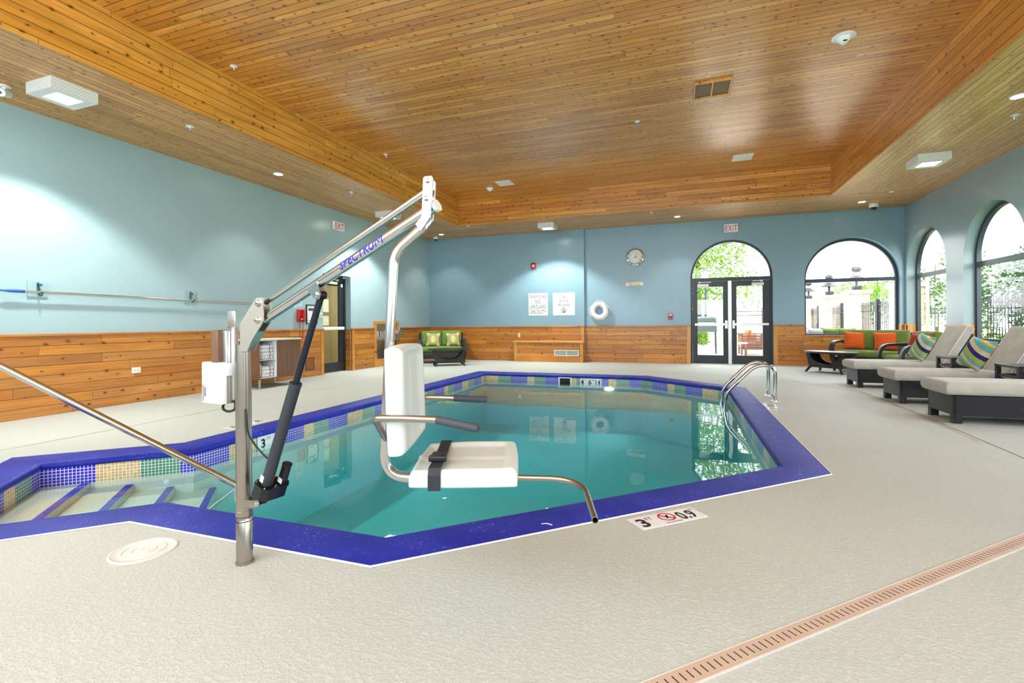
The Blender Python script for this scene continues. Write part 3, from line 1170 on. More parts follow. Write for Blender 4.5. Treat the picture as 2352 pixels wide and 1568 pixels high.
# ------------------------------------------------------------------ soft shapes
def molded(mb, W, D, T, k=.1, r=.03, fn=None, nx=22, ny=22, mtx=None, under=1.0):
    """soft slab W x D centred in XY, from z=0 to z=T, rounded edges, optional relief fn(u,v)->dz"""
    def pt(u, v, top):
        x = u * math.sqrt(1 - k * v * v) * W / 2
        y = v * math.sqrt(1 - k * u * u) * D / 2
        d = min((1 - abs(u)) * W / 2, (1 - abs(v)) * D / 2)
        rr = r if top else r * under
        f = 0.0 if d >= rr else rr - math.sqrt(max(0, rr * rr - (rr - d) ** 2))
        f = min(f, T / 2)
        z = T - f + (fn(u, v) if (fn and top) else 0.0) if top else f
        return (x, y, z)

    def par(n):
        out = []
        for i in range(n + 1):
            a = -1 + 2 * i / n
            out.append(math.copysign(1 - (1 - abs(a)) ** 1.6, a))
        return out
    us, vs = par(nx), par(ny)
    b = bmesh.new()
    G = {}
    for top in (True, False):
        for i, u in enumerate(us):
            for j, v in enumerate(vs):
                G[(top, i, j)] = b.verts.new(pt(u, v, top))
    for i in range(nx):
        for j in range(ny):
            b.faces.new((G[(True, i, j)], G[(True, i + 1, j)], G[(True, i + 1, j + 1)], G[(True, i, j + 1)]))
            b.faces.new((G[(False, i, j)], G[(False, i, j + 1)], G[(False, i + 1, j + 1)], G[(False, i + 1, j)]))
    edge = [(i, 0) for i in range(nx)] + [(nx, j) for j in range(ny)] + [(i, ny) for i in range(nx, 0, -1)] + [(0, j) for j in range(ny, 0, -1)]
    for a, c in zip(edge, edge[1:] + edge[:1]):
        b.faces.new((G[(True,) + a], G[(False,) + a], G[(False,) + c], G[(True,) + c]))
    mb.add(b, mtx)
    return mb


def pillow(mb, W, Hh, T, mtx=None, n=16):
    """throw pillow standing in XZ, thickness along Y, pointed corners"""
    b = bmesh.new()
    G = {}
    for side in (-1, 1):
        for i in range(n + 1):
            for j in range(n + 1):
                u, v = -1 + 2 * i / n, -1 + 2 * j / n
                x = W / 2 * u * (1 - .10 * (1 - v * v))
                z = Hh / 2 * v * (1 - .10 * (1 - u * u))
                t = T / 2 * ((1 - u ** 4) * (1 - v ** 4)) ** .55
                G[(side, i, j)] = b.verts.new((x, side * t, z))
    for side in (-1, 1):
        for i in range(n):
            for j in range(n):
                f = (G[(side, i, j)], G[(side, i + 1, j)], G[(side, i + 1, j + 1)], G[(side, i, j + 1)])
                b.faces.new(f if side < 0 else tuple(reversed(f)))
    bmesh.ops.remove_doubles(b, verts=b.verts, dist=1e-5)
    mb.add(b, mtx)
    return mb


def frame_mtx(o, x, y, z):
    x, y, z = Vector(x), Vector(y), Vector(z)
    return Matrix(((x.x, y.x, z.x, o[0]), (x.y, y.y, z.y, o[1]), (x.z, y.z, z.z, o[2]), (0, 0, 0, 1)))


# ------------------------------------------------------------------ pool lift
LB = Vector((.99108, -.13325, 0))
LN = Vector((.13325, .99108, 0))
LX = Vector((.9434, .3316, 0))
LF = Vector((-.3316, .9434, 0))
LO = Vector((-1.955, 1.72, 0))
lift = thing('pool_lift', 'stainless steel pool lift with white moulded seat on the near deck', 'pool lift', LO)


def B(s, off, z):
    return LB * s + LN * off + Vector((0, 0, z))


def S(lat, d, z):
    return LX * lat + LF * (1.78 + d) + Vector((0, 0, z)) - LO


mb = MB()
mb.lathe([(.039, 0), (.039, .012), (.0355, .014), (.0355, .205), (.034, .207), (.034, .222), (.0365, .224), (.0365, .248), (.0345, .25), (.0345, 1.03), (0, 1.03)], seg=36)
mast = mb.build('mast', M['steel_d'], lift)
mb = MB()
mb.lathe([(.0368, .2), (.0368, .2035)], seg=36)
mb.lathe([(.0368, .2215), (.0368, .2245)], seg=36)
mb.build('joint_ring', M['slot'], mast)
npoly = [(.0, .86), (.0, 1.10), (.031, 1.129), (.12, 1.218), (.151, 1.247), (.193, 1.245), (.195, 1.14), (.186, 1.128), (.112, 1.049), (.08, 1.0), (.05, .86)]
mb = MB()
mb.prism([(.03, 1.0)] + npoly[2:10], LN * -.035, LB, (0, 0, 1), LN * .006)
mb.prism([(.03, 1.0)] + npoly[2:10], LN * -.035 + LF * .064, LB, (0, 0, 1), LN * .006)
mb.prism([(.028, 1.0), (.031, 1.129), (.12, 1.218), (.12, 1.212), (.038, 1.128), (.038, 1.0)], LN * -.032, LB, (0, 0, 1), LF * .064)
mb.prism([(.05, .997), (.112, 1.049), (.15, 1.092), (.145, 1.097), (.105, 1.058), (.044, 1.003)], LN * -.032, LB, (0, 0, 1), LF * .064)
mb.build('head_bracket', M['steel_r'], lift, smooth=False)


def bolt(s, z, r, off0, name='bolt', mat='steel_pol', parent=None, th=.012):
    mb = MB()
    mb.lathe([(r * 1.15, 0), (r * 1.15, .003), (r * .8, .004), (r * .8, th), (r * .55, th + .002), (0, th + .002)], B(s, off0, z), -LN, seg=14)
    return mb.build(name, M[mat], parent or lift)


bolt(.166, 1.221, .015, -.035)
bolt(.159, 1.144, .015, -.035)
mb = MB()
mb.cyl(B(.162, 0, 1.149), B(1.118, 0, 1.553), .0215, seg=28)
boom = mb.build('boom_tube', M['steel'], lift)
mb = MB()
mb.cyl(B(1.116, 0, 1.552), B(1.128, 0, 1.557), .024, seg=28)
mb.build('end_cap', M['lidm'], boom)
mb = MB()
mb.cyl(B(.166, 0, 1.226), B(1.09, 0, 1.617), .0135, seg=24)
mb.build('levelling_rod', M['steel'], lift)
# lettering wrapped on the boom
cu = bpy.data.curves.new('t', 'FONT')
cu.body = 'SPECTRU'
cu.size = .058
cu.shear = .28
cu.offset = .0008
cu.space_character = 1.12
ob = bpy.data.objects.new('t', cu)
COL.objects.link(ob)
bpy.context.view_layer.update()
me = bpy.data.meshes.new_from_object(ob.evaluated_get(bpy.context.evaluated_depsgraph_get()))
bpy.data.objects.remove(ob)
b_ = bmesh.new()
b_.from_mesh(me)
bmesh.ops.triangulate(b_, faces=list(b_.faces))
hM = max(v.co.y for v in b_.verts)
xM = max(v.co.x for v in b_.verts) - .28 * hM + .008
sM, wM = .0075, .046
for (xa, ya, xb, yb) in ((.0, 0, .002, 1), (.002, 1, wM / 2, .28), (wM / 2, .28, wM - .002, 1), (wM - .002, 1, wM, 0)):
    q = [(xa, ya), (xa + sM, ya), (xb + sM, yb), (xb, yb)]
    b_.faces.new([b_.verts.new((xM + px + .28 * py * hM, py * hM, 0)) for px, py in q])
xs_ = [v.co.x for v in b_.verts]
ys_ = [v.co.y for v in b_.verts]
x0_, x1_, y0_, y1_ = min(xs_), max(xs_), min(ys_), max(ys_)
bmesh.ops.subdivide_edges(b_, edges=list(b_.edges), cuts=5, use_grid_fill=True)
A0, A1 = B(.65, 0, .0), B(.885, 0, .0)
ax3 = (B(1.118, 0, 1.553) - B(.162, 0, 1.149)).normalized()
o3 = B(.162, 0, 1.149) + ax3 * ((.652 - .162) / ax3.dot(LB))
n3 = -LN
u3 = n3.cross(ax3) * -1
if u3.z < 0:
    u3 = -u3
Lx = .252
for v in b_.verts:
    xx = (v.co.x - x0_) / (x1_ - x0_) * Lx
    an = ((v.co.y - y0_) / (y1_ - y0_) - .5) * .038 / .0215 + .12
    v.co = o3 + ax3 * xx + (n3 * math.cos(an) + u3 * math.sin(an)) * .0219
me2 = bpy.data.meshes.new('lettering')
b_.to_mesh(me2)
b_.free()
me2.materials.append(M['ink_b'])
ob = bpy.data.objects.new('lettering', me2)
COL.objects.link(ob)
ob.parent = boom
ob['label'] = 'blue slanted capital lettering'
# yoke at the boom tip
yp = [(1.088, 1.652), (1.095, 1.657), (1.124, 1.655), (1.130, 1.648), (1.123, 1.567), (1.116, 1.505), (1.077, 1.462), (1.05, 1.488), (1.078, 1.512), (1.084, 1.58)]
mb = MB()
mb.prism(yp, LN * -.032, LB, (0, 0, 1), LN * .006)
mb.prism(yp, LN * -.032 + LF * .058, LB, (0, 0, 1), LN * .006)
mb.build('tip_yoke', M['steel'], lift, smooth=False)
bolt(1.108, 1.64, .0085, -.032, th=.006)
bolt(1.101, 1.576, .0085, -.032, th=.006)
# hanger pole and seat tube
p3 = fillet([S(-.322, 0, 1.484), S(-.436, 0, 1.385), S(-.4815, 0, .551), S(-.2, 0, .553), S(-.05, 0, .553)], [.05, .10, .02], 9)
mb = MB()
mb.tube(p3, .0182, 22)
mb.build('hanger_pole', M['steel'], lift)
mb = MB()
p3 = fillet([S(-.12, 0, .553), S(.255, 0, .541), S(.245, -.34, .528)], .14, 12)
mb.tube(p3, .0105, 18, caps=False)
mb.tube(p3, .0086, 18, caps=False)
mb.strip([p3[-1] + (LX * math.cos(a) + Vector((0, 0, 1)) * math.sin(a)) * .0105 for a in [2 * PI * i / 18 for i in range(18)]],
         [p3[-1] + (LX * math.cos(a) + Vector((0, 0, 1)) * math.sin(a)) * .0086 for a in [2 * PI * i / 18 for i in range(18)]], True)
mb.build('footrest', M['steel_d'], lift)
for sg in (-1, 1):
    dd = -.225 if sg < 0 else .225
    pts = [S(-.470, sg * .012, .70), S(-.458, sg * .17, .795), S(-.449, sg * .215, .815), S(-.36, sg * .222, .815), S(-.245, dd, .810), S(-.205, dd * 1.05, .804)]
    mb = MB()
    mb.tube(fillet(pts, [.06, .05, .05, .02], 7), .0115, 16)
    ar = mb.build('armrest', M['steel_d'], lift)
    mb = MB()
    e1 = S(-.107, -.275, .791) if sg < 0 else S(-.106, .245, .800)
    a_, b2 = S(-.247, dd, .810), e1
    dd_ = (b2 - a_).normalized()
    mb.tube([a_, a_ + dd_ * .002, b2 - dd_ * .006, b2 - dd_ * .001, b2], [.011, .0135, .0135, .011, .004], 18)
    mb.build('hand_grip', M['charcoal'], ar)


def seat_relief(u, v):
    def ss(a, b, x):
        t = max(0, min(1, (x - a) / (b - a)))
        return t * t * (3 - 2 * t)
    dish = ss(.92, .72, abs(v)) * ss(.86, .72, u) * ss(-.99, -.8, u)
    ridge = math.exp(-(v / .035) ** 2) * ss(.80, .7, u)
    return -.015 * dish + .008 * ridge - .006 * ss(.1, -1, u)


mb = MB()
molded(mb, .37, .405, .062, .06, .024, seat_relief, 30, 36, frame_mtx(S(-.166, 0, .578), LX, LF, (0, 0, 1)), .35)
seat = mb.build('seat', M['seatwhite'], lift, ang=60)


def back_relief(u, v):
    def ss(a, b, x):
        t = max(0, min(1, (x - a) / (b - a)))
        return t * t * (3 - 2 * t)
    return -.016 * ss(.85, .6, abs(v)) * ss(.95, .75, abs(u)) + .008 * math.exp(-(v / .04) ** 2) * ss(.9, .75, abs(u))


mb = MB()
lean = Vector((0, 0, 1)) + LX * -.028
lean.normalize()
nrm_ = LF.cross(lean)
if nrm_.dot(LX) < 0:
    nrm_ = -nrm_
molded(mb, .372, .40, .062, .07, .026, back_relief, 30, 30, frame_mtx(S(-.421, 0, .861), lean, LF, nrm_), .4)
mb.build('backrest', M['seatwhite'], lift, ang=60)
mb = MB()
pth = [(-.2065, .572), (-.2065, .622), (-.19, .643), (-.12, .640), (0, .637), (.12, .640), (.19, .643), (.2065, .62), (.2065, .572)]
la = lambda d: -.266 - .03 * d
A = [S(la(d) - .021, d, z) for d, z in pth]
A2 = [S(la(d) + .021, d, z) for d, z in pth]
mb.strip(A, A2)
belt = mb.build('seat_belt', M['beltm'], lift)
mb = MB()
rectplate(mb, S(-.264, -.06, .643), LX, LF, .056, .07, .012, .003)
rectplate(mb, S(-.264, -.10, .640), LX, LF, .062, .026, .02, .004)
mb.build('buckle', M['black_p'], belt)
# actuator
aq = Vector((.391, .919)).normalized()


def AX(t, q=0.0, off=0.0):
    s_, z_ = .133 + aq.x * t + aq.y * q, .326 + aq.y * t - aq.x * q
    return B(s_, off, z_)


mb = MB()
mb.cyl(AX(.07), AX(.585), .0255, seg=26)
mb.tube([AX(.575), AX(.587)], .0268, 26)
act = mb.build('actuator_tube', M['actm'], lift)
mb = MB()
rectplate(mb, AX(.105, -.008, -.026), (LB * aq.y + Vector((0, 0, -aq.x))), LB * aq.x + Vector((0, 0, aq.y)), .022, .032, .002)
mb.build('warning_label', M['paper'], act, smooth=False)
mb = MB()
mb.cyl(AX(.58), AX(.985), .0142, seg=22)
mb.cyl(B(.524, -.016, 1.247), B(.524, .016, 1.247), .018, seg=18)
mb.build('actuator_rod', M['rodm'], lift)
qd = LB * aq.y + Vector((0, 0, -aq.x))
ad = LB * aq.x + Vector((0, 0, aq.y))
mb = MB()
hexa = [(-.042, -.022), (-.026, -.042), (.026, -.042), (.046, -.02), (.05, .03), (.05, .075), (.03, .092), (-.0, .092), (-.02, .07), (-.042, .03)]
mb.prism(hexa, AX(.015), qd, LN, ad * .062)
mb.prism([(a * 1.06, c * 1.04) for a, c in hexa], AX(.07), qd, LN, ad * .007)
mb.cyl(AX(-.012, 0, -.012), AX(-.012, 0, .012), .018)
gear = mb.build('gearbox', M['black_p'], lift, smooth=False)
for q, o_ in [(-.03, -.03), (.03, -.032), (.036, .02)]:
    mb = MB()
    mb.cyl(AX(.076, q, o_), AX(.083, q, o_), .0045, seg=8)
    mb.build('screw', M['steel_pol'], gear)
mb = MB()
mb.tube([AX(.07, .024, .062), AX(.168, .024, .062), AX(.170, .024, .062), AX(.176, .024, .062), AX(.178, .024, .062)], [.021, .021, .0225, .0225, .019], 24)
mot = mb.build('motor', M['black_p'], lift)
mb = MB()
rectplate(mb, AX(.098, .030, .0405), qd, ad, .028, .024, .001)
mb.build('rating_label', M['paper'], mot, smooth=False)
mb = MB()
for o_ in (-.022, .016):
    mb.prism([(.02, .273), (.02, .312), (.085, .312), (.132, .322), (.142, .305), (.12, .288), (.08, .276)], LN * o_, LB, (0, 0, 1), LN * .006)
mb.build('lower_bracket', M['steel_d'], lift, smooth=False)
bolt(.124, .304, .011, -.022, th=.008)
mb = MB()
for o_ in (LN * -.025, LN * -.025 + LF * .044):
    mb.prism([(.462, 1.272), (.525, 1.302), (.548, 1.25), (.536, 1.228), (.512, 1.23)], o_, LB, (0, 0, 1), LN * .005)
mb.build('upper_clevis', M['steel'], lift, smooth=False)
bolt(.524, 1.247, .01, -.025, th=.006)
# control box and battery
mb = MB()
mb.box(-.208, -.05, -.072, .012, .752, .948, .006, 2, frame_mtx((0, 0, 0), LB, LN, (0, 0, 1)))
mb.box(-.06, -.034, -.06, .0, .885, .944, .003, 2, frame_mtx((0, 0, 0), LB, LN, (0, 0, 1)))
cb = mb.build('control_box', M['white_p'], lift)
mb = MB()
rectplate(mb, B(-.184, -.0722, .802), LB, (0, 0, 1), .026, .084, .001)
pl = mb.build('data_label', plain('silver_label', (176, 180, 184), 0.4), cb, smooth=False)
mb = MB()
for k in range(7):
    rectplate(mb, B(-.177, -.0734, .788 + k * .006), LB, (0, 0, 1), .010, .0035, .0006)
rectplate(mb, B(-.192, -.0734, .80), LB, (0, 0, 1), .003, .074, .0006)
mb.build('printed_bars', M['ink'], pl, smooth=False)
mb = MB()
mb.box(-.135, -.082, -.070, -.004, .944, 1.10, .005, 2, frame_mtx((0, 0, 0), LB, LN, (0, 0, 1)))
mb.build('battery_cover', M['brown_box'], lift)
mb = MB()
mb.box(-.082, -.048, -.05, -.002, .755, 1.098, .003, 2, frame_mtx((0, 0, 0), LB, LN, (0, 0, 1)))
mb.build('mounting_channel', M['alu'], lift)
mb = MB()
mb.box(-.078, -.018, -.026, -.018, 1.108, 1.19, .003, 2, frame_mtx((0, 0, 0), LB, LN, (0, 0, 1)))
mb.box(-.045, -.022, -.030, -.006, .77, 1.112, .002, 2, frame_mtx((0, 0, 0), LB, LN, (0, 0, 1)))
mb.build('mounting_bar', M['alu'], lift)
mb = MB()
mb.tube(fillet([B(.034, -.012, .728), B(.052, -.02, .715), B(.058, -.02, .62), B(.085, .0, .56), B(.135, .02, .505), B(.16, .045, .48)], .03, 5), .0042, 10)
mb.build('motor_cable', M['black_p'], lift)
mb = MB()
mb.tube(fillet([B(-.10, -.03, .752), B(-.115, -.03, .722), B(-.07, -.03, .712), B(-.045, -.01, .72), B(-.045, -.01, .76)], .025, 5), .006, 10)
mb.build('control_cable', M['black_p'], lift)
mb = MB()
ld = (LB * -.75 - LN * .66).normalized()
lu = Vector((0, 0, 1)).cross(ld) * -1
rectplate(mb, ld * .0348 + Vector((0, 0, .332)), Vector((0, 0, 1)).cross(ld), (0, 0, 1), .020, .082, .0012)
wl = mb.build('warning_label', M['paper'], lift, smooth=False)
mb = MB()
rectplate(mb, ld * .0362 + Vector((0, 0, .362)), Vector((0, 0, 1)).cross(ld), (0, 0, 1), .010, .008, .0006)
mb.build('red_mark', M['red_t'], wl, smooth=False)

# handrail at the steps
t = thing('handrail', 'brushed steel handrail sloping down into the step alcove behind the lift', 'handrail', (-5.2, 1.1, 0))
mb = MB()
mb.tube(fillet([(-5.2, 1.1, 0), (-5.12, 1.18, .92), (-4.42, 1.85, .93), (-3.344, 2.879, -.155), (-3.33, 2.892, -.20), (-3.33, 2.892, -1.14)], [.18, .15, .01, .01], 8), .0245, 22)
mb.build('rail', M['steel'], t, off=(-5.2, 1.1, 0))
mb = MB()
mb.lathe([(.06, 0), (.058, .012), (.03, .022)], (-5.2, 1.1, 0), seg=24)
mb.build('escutcheon', M['steel_pol'], t, off=(-5.2, 1.1, 0))
# ladder
t = thing('pool_ladder', 'polished chrome pool ladder over the right hand coping', 'ladder', (1.23, 7.85, 0))
for y in (8.13, 7.575):
    mb = MB()
    mb.tube(fillet([(1.245, y, 0), (1.245, y, .50), (1.0, y, .50), (.62, y, .10), (.585, y, -.12), (.585, y, -1.12)], [.17, .17, .10, .05], 10), .0235, 20)
    rl = mb.build('rail', M['steel_pol'], t, off=(1.23, 7.85, 0))
    mb = MB()
    mb.lathe([(.062, 0), (.06, .008), (.03, .016)], (1.245, y, 0), seg=24)
    mb.build('escutcheon', M['steel_pol'], rl, off=(1.23, 7.85, 0))
for z in (-.19, -.47, -.75):
    mb = MB()
    mb.box(.545, .625, 7.59, 8.115, z - .02, z + .012, .006)
    mb.build('tread', M['white_p'], t, off=(1.23, 7.85, 0))


# ------------------------------------------------------------------ lounge furniture
def sofa(name, label, W, nback, fabric_, loc, rz, group, cat='sofa'):
    t = thing(name, label, cat, loc, rz, group)
    D = .84
    mb = MB()
    mb.box(-W / 2 + .05, W / 2 - .05, -D / 2 + .04, D / 2 - .08, .13, .33, .03, 2)
    mb.build('base', M['wicker'], t)
    for sx in (-1, 1):
        for sy in (-1, 1):
            mb = MB()
            x, y = sx * (W / 2 - .06), sy * (D / 2 - .09)
            mb.tube([(x, y, .16), (x + sx * .015, y + sy * .02, 0)], [.036, .028], 4)
            mb.build('leg', M['wicker'], t)
    for sx in (-1, 1):
        mb = MB()
        x = sx * (W / 2 - .035)
        pts = fillet([(x, -D / 2 + .12, .15), (x, -D / 2 - .045, .40), (x, -D / 2 + .03, .645), (x, .0, .66), (x, D / 2 - .06, .60)], [.16, .15, .1], 8)
        w2, h2 = .045, .026
        mb.tube(pts, 1, prof=[(-w2, -h2), (w2, -h2), (w2, h2), (-w2, h2)])
        mb.build('arm', M['wicker'], t, ang=50)
    mb = MB()
    mb.prism([(D / 2 - .16, .28), (D / 2 - .09, .28), (D / 2 + .02, .85), (D / 2 - .045, .86)], (-W / 2 + .02, 0, 0), (0, 1, 0), (0, 0, 1), (W - .04, 0, 0))
    mb.build('backrest', M['wicker'], t)
    mb = MB()
    sw = W - .17
    molded(mb, sw, .66, .14, .03, .05, lambda u, v: .012 * (1 - u * u) * (1 - v * v), 24, 16, Matrix.Translation((0, -.06, .325)))
    mb.build('seat_cushion', M[fabric_], t, ang=70)
    bw = sw / nback
    for k in range(nback):
        xc = -sw / 2 + bw * (k + .5)
        mb = MB()
        ang = R(78)
        yv = Vector((0, math.cos(ang), math.sin(ang)))
        zv = Vector((1, 0, 0)).cross(yv)
        molded(mb, bw - .012, .46, .17, .06, .075, lambda u, v: .02 * (1 - u * u) * (1 - v * v), 18, 18, frame_mtx((xc, .235, .675), (1, 0, 0), yv, zv))
        mb.build('back_cushion', M[fabric_], t, ang=70)
    return t


sofa('loveseat', 'dark wicker loveseat with bright green cushions in the far left corner', 1.35, 2, 'green_l', (-6.62, 12.60, 0), R(30), 'wicker sofas with green cushions')
SA = R(-38.7)
sofa('loveseat', 'dark wicker loveseat with olive green cushions under the arched window beside the doors', 1.36, 2, 'green', (3.98, 12.52, 0), SA, 'wicker sofas with green cushions')
sofa('lounge_chair', 'dark wicker armchair with green cushions between the loveseat and the farthest lounger', .86, 1, 'green', (4.12, 10.84, 0), R(-84), None, 'armchair')


def throw(name, label, w, t_, mat, loc, rz, tilt, roll, group=None):
    o = thing(name, label, 'pillow', loc, 0, group)
    mb = MB()
    m = Matrix.Rotation(rz, 4, 'Z') @ Matrix.Rotation(tilt, 4, 'X') @ Matrix.Rotation(roll, 4, 'Y')
    pillow(mb, w, w, t_)
    mb.bm.verts.ensure_lookup_table()
    p = mb.build('pillow_cover', M[mat], o, ang=80)
    lo = min((m @ v.co).z for v in p.data.vertices)
    p.rotation_euler = m.to_euler()
    p.location = (0, 0, -lo)
    return o


def sofa_pt(loc, rz, x, y, z):
    v = Matrix.Rotation(rz, 3, 'Z') @ Vector((x, y, 0))
    return (loc[0] + v.x, loc[1] + v.y, z)


L1, L2 = (-6.62, 12.60), (3.98, 12.52)
throw('throw_pillow', 'leaf patterned pillow on the left half of the bright green loveseat', .40, .13, 'leafp', sofa_pt(L1, R(30), -.25, .02, .465), R(26), R(-14), R(2), 'leaf patterned pillows')
throw('throw_pillow', 'leaf patterned pillow on the right half of the bright green loveseat', .40, .13, 'leafp', sofa_pt(L1, R(30), .33, .02, .465), R(33), R(-14), R(-2), 'leaf patterned pillows')
throw('throw_pillow', 'orange pillow at the window end of the olive green loveseat', .42, .14, 'orange', sofa_pt(L2, SA, -.37, .0, .465), SA + R(26), R(-17), R(3), 'orange pillows')
throw('throw_pillow', 'orange pillow against the right back cushion of the olive green loveseat', .42, .14, 'orange', sofa_pt(L2, SA, .22, .0, .465), SA + R(20), R(-17), R(-2), 'orange pillows')
throw('throw_pillow', 'brick red pillow on the wicker armchair', .40, .15, 'red_c', (4.10, 10.72, .465), R(-60), R(-14), R(6))


def coffee_table(label, loc, rz):
    t = thing('coffee_table', label, 'coffee table', loc, rz, 'oval wicker coffee tables')
    mb = MB()
    prof = [(0, .415), (.93, .415), (.985, .42), (1.0, .435), (1.0, .448), (.985, .46), (.9, .463), (0, .463)]
    mb.rings([[(.57 * r * math.cos(2 * PI * k / 48), .31 * r * math.sin(2 * PI * k / 48), z) for k in range(48)] for r, z in prof if r > 0])
    mb.build('table_top', M['wicker'], t, ang=50)
    for sy in (-1, 1):
        poly = [(-.35, .11), (.35, .11), (.43, .415), (.35, .415)]
        poly += [(.34 * math.cos(a), .415 - .235 * math.sin(a)) for a in [PI * i / 20 for i in range(1, 20)]]
        poly += [(-.35, .415), (-.43, .415)]
        mb = MB()
        mb.prism(poly, (0, sy * .21, 0), (1, 0, 0), (0, -sy * .12, 1), (0, -sy * .03, 0))
        mb.build('side_panel', M['wicker'], t, smooth=False)
    mb = MB()
    for sx in (-1, 1):
        mb.prism([(-.17, .11), (.17, .11), (.15, .415), (-.15, .415)], (sx * .315, 0, 0), (0, 1, 0), (sx * .26, 0, 1), (sx * .02, 0, 0))
    mb.box(-.34, .34, -.18, .18, .11, .135)
    mb.build('inner_basket', M['wicker'], t, smooth=False)
    for sx in (-1, 1):
        for sy in (-1, 1):
            mb = MB()
            mb.tube([(sx * .31, sy * .17, .15), (sx * .37, sy * .21, .05), (sx * .40, sy * .235, 0)], [.032, .026, .022], 10)
            mb.build('leg', M['wicker'], t)
    return t


ct = coffee_table('oval dark wicker coffee table in front of the bright green loveseat', (-5.93, 11.70, 0), R(33))
dup(ct, (3.06, 12.12, 0), R(-48), 'oval dark wicker coffee table before the olive loveseat near the doors')


# loungers -----------------------------------------------------------
def make_lounger():
    t = thing('chaise_lounge', '', 'lounge chair', (0, 0, 0), 0, 'pool loungers by the windows')
    mb = MB()
    hy = .285
    for y0, y1 in ((-hy, -hy + .03), (hy - .03, hy)):
        mb.box(.06, 2.05, y0, y1, .085, .30, .006)
    for x0, x1 in ((.06, .09), (2.02, 2.05)):
        mb.box(x0, x1, -hy, hy, .085, .30, .006)
    mb.box(.07, 2.04, -hy + .01, hy - .01, .27, .298)
    mb.build('frame', M['wicker_b'], t, smooth=False)
    for x in (.06, 1.975):
        for y in (-hy, hy - .075):
            mb = MB()
            mb.box(x - .001, x + .076, y - .001, y + .076, 0, .10, .004)
            mb.build('leg', M['wicker_b'], t, smooth=False)
    mb = MB()
    molded(mb, 1.22, .60, .142, .012, .045, lambda u, v: .006 * (1 - u * u) * (1 - v * v), 24, 14, Matrix.Translation((.60, 0, .303)))
    mb.build('seat_cushion', M['grey_c'], t, ang=70)
    an = R(62)
    yv = Vector((math.cos(an), 0, math.sin(an)))
    zv = Vector((-math.sin(an), 0, math.cos(an)))
    xv = Vector((0, -1, 0))
    o0 = Vector((1.30, 0, .36))
    mb = MB()
    mb.box(-.27, .27, 0, .62, -.03, 0, .006, 2, frame_mtx(o0, xv, yv, zv))
    mb.tube([o0 + yv * .40 - zv * .02, Vector((1.86, 0, .29))], .018, 8)
    mb.build('back_frame', M['wicker_b'], t)
    mb = MB()
    molded(mb, .60, .74, .125, .015, .04, lambda u, v: .008 * (1 - u * u) * (1 - v * v), 16, 20, frame_mtx(o0 + yv * .335 + zv * .004, xv, yv, zv))
    bc = mb.build('back_cushion', M['grey_c'], t, ang=70)
    mb = MB()
    for zz in (.018, .112):
        q = [(-.30, -.36), (.30, -.36), (.30, .36), (-.30, .36)]
        mb.tube([o0 + yv * (.335 + b) + zv * (.004 + zz) + xv * (a * .99) for a, b in q], .0045, 6, closed=True)
    mb.build('piping', M['white_m'], bc)
    return t


lg = make_lounger()
lg.location = (2.72, 6.77, 0)
lg['label'] = 'dark wicker lounger with grey cushion, nearest the camera, no pillow in view'
dup(lg, (2.72, 8.11, 0), 0, 'grey cushioned wicker lounger between the two black side tables, striped pillow on it')
dup(lg, (2.73, 9.775, 0), 0, 'grey cushioned wicker lounger beside the armchair, farthest from the camera')
throw('throw_pillow', 'striped pillow on the farthest lounger beside the armchair', .44, .14, 'stripe', (3.73, 9.66, .45), R(-82), R(-24), R(10), 'striped pillows')
throw('throw_pillow', 'striped pillow on the middle lounger between the side tables', .44, .14, 'stripe', (3.66, 7.98, .45), R(-80), R(-26), R(9), 'striped pillows')


def make_side_table():
    t = thing('side_table', '', 'side table', (0, 0, 0), 0, 'black side tables between the loungers')
    w, d, h = .50, .46, .575
    mb = MB()
    mb.box(-w / 2, w / 2, -d / 2, d / 2, h - .03, h, .004)
    mb.build('table_top', M['blackm'], t, smooth=False)
    for sx in (-1, 1):
        for sy in (-1, 1):
            mb = MB()
            x, y = sx * (w / 2 - .025), sy * (d / 2 - .025)
            mb.box(x - .022, x + .022, y - .022, y + .022, 0, h - .028)
            mb.build('leg', M['blackm'], t, smooth=False)
    mb = MB()
    for sy in (-1, 1):
        mb.box(-w / 2 + .02, w / 2 - .02, sy * (d / 2 - .025) - .012, sy * (d / 2 - .025) + .012, h - .15, h - .12)
    for sx in (-1, 1):
        mb.box(sx * (w / 2 - .025) - .012, sx * (w / 2 - .025) + .012, -d / 2 + .02, d / 2 - .02, h - .15, h - .12)
    mb.build('apron_rail', M['blackm'], t, smooth=False)
    mb = MB()
    for a, b in (((-.2, -.18, .40), (.2, .18, .05)), ((-.2, .18, .40), (.2, -.18, .05))):
        mb.tube([a, b], .012, 6)
    mb.build('cross_brace', M['blackm'], t)
    return t


st = make_side_table()
st.location = (3.96, 8.93, 0)
st['label'] = 'black side table between the farthest and the middle lounger'
dup(st, (3.95, 7.44, 0), 0, 'black side table between the middle and the nearest lounger')

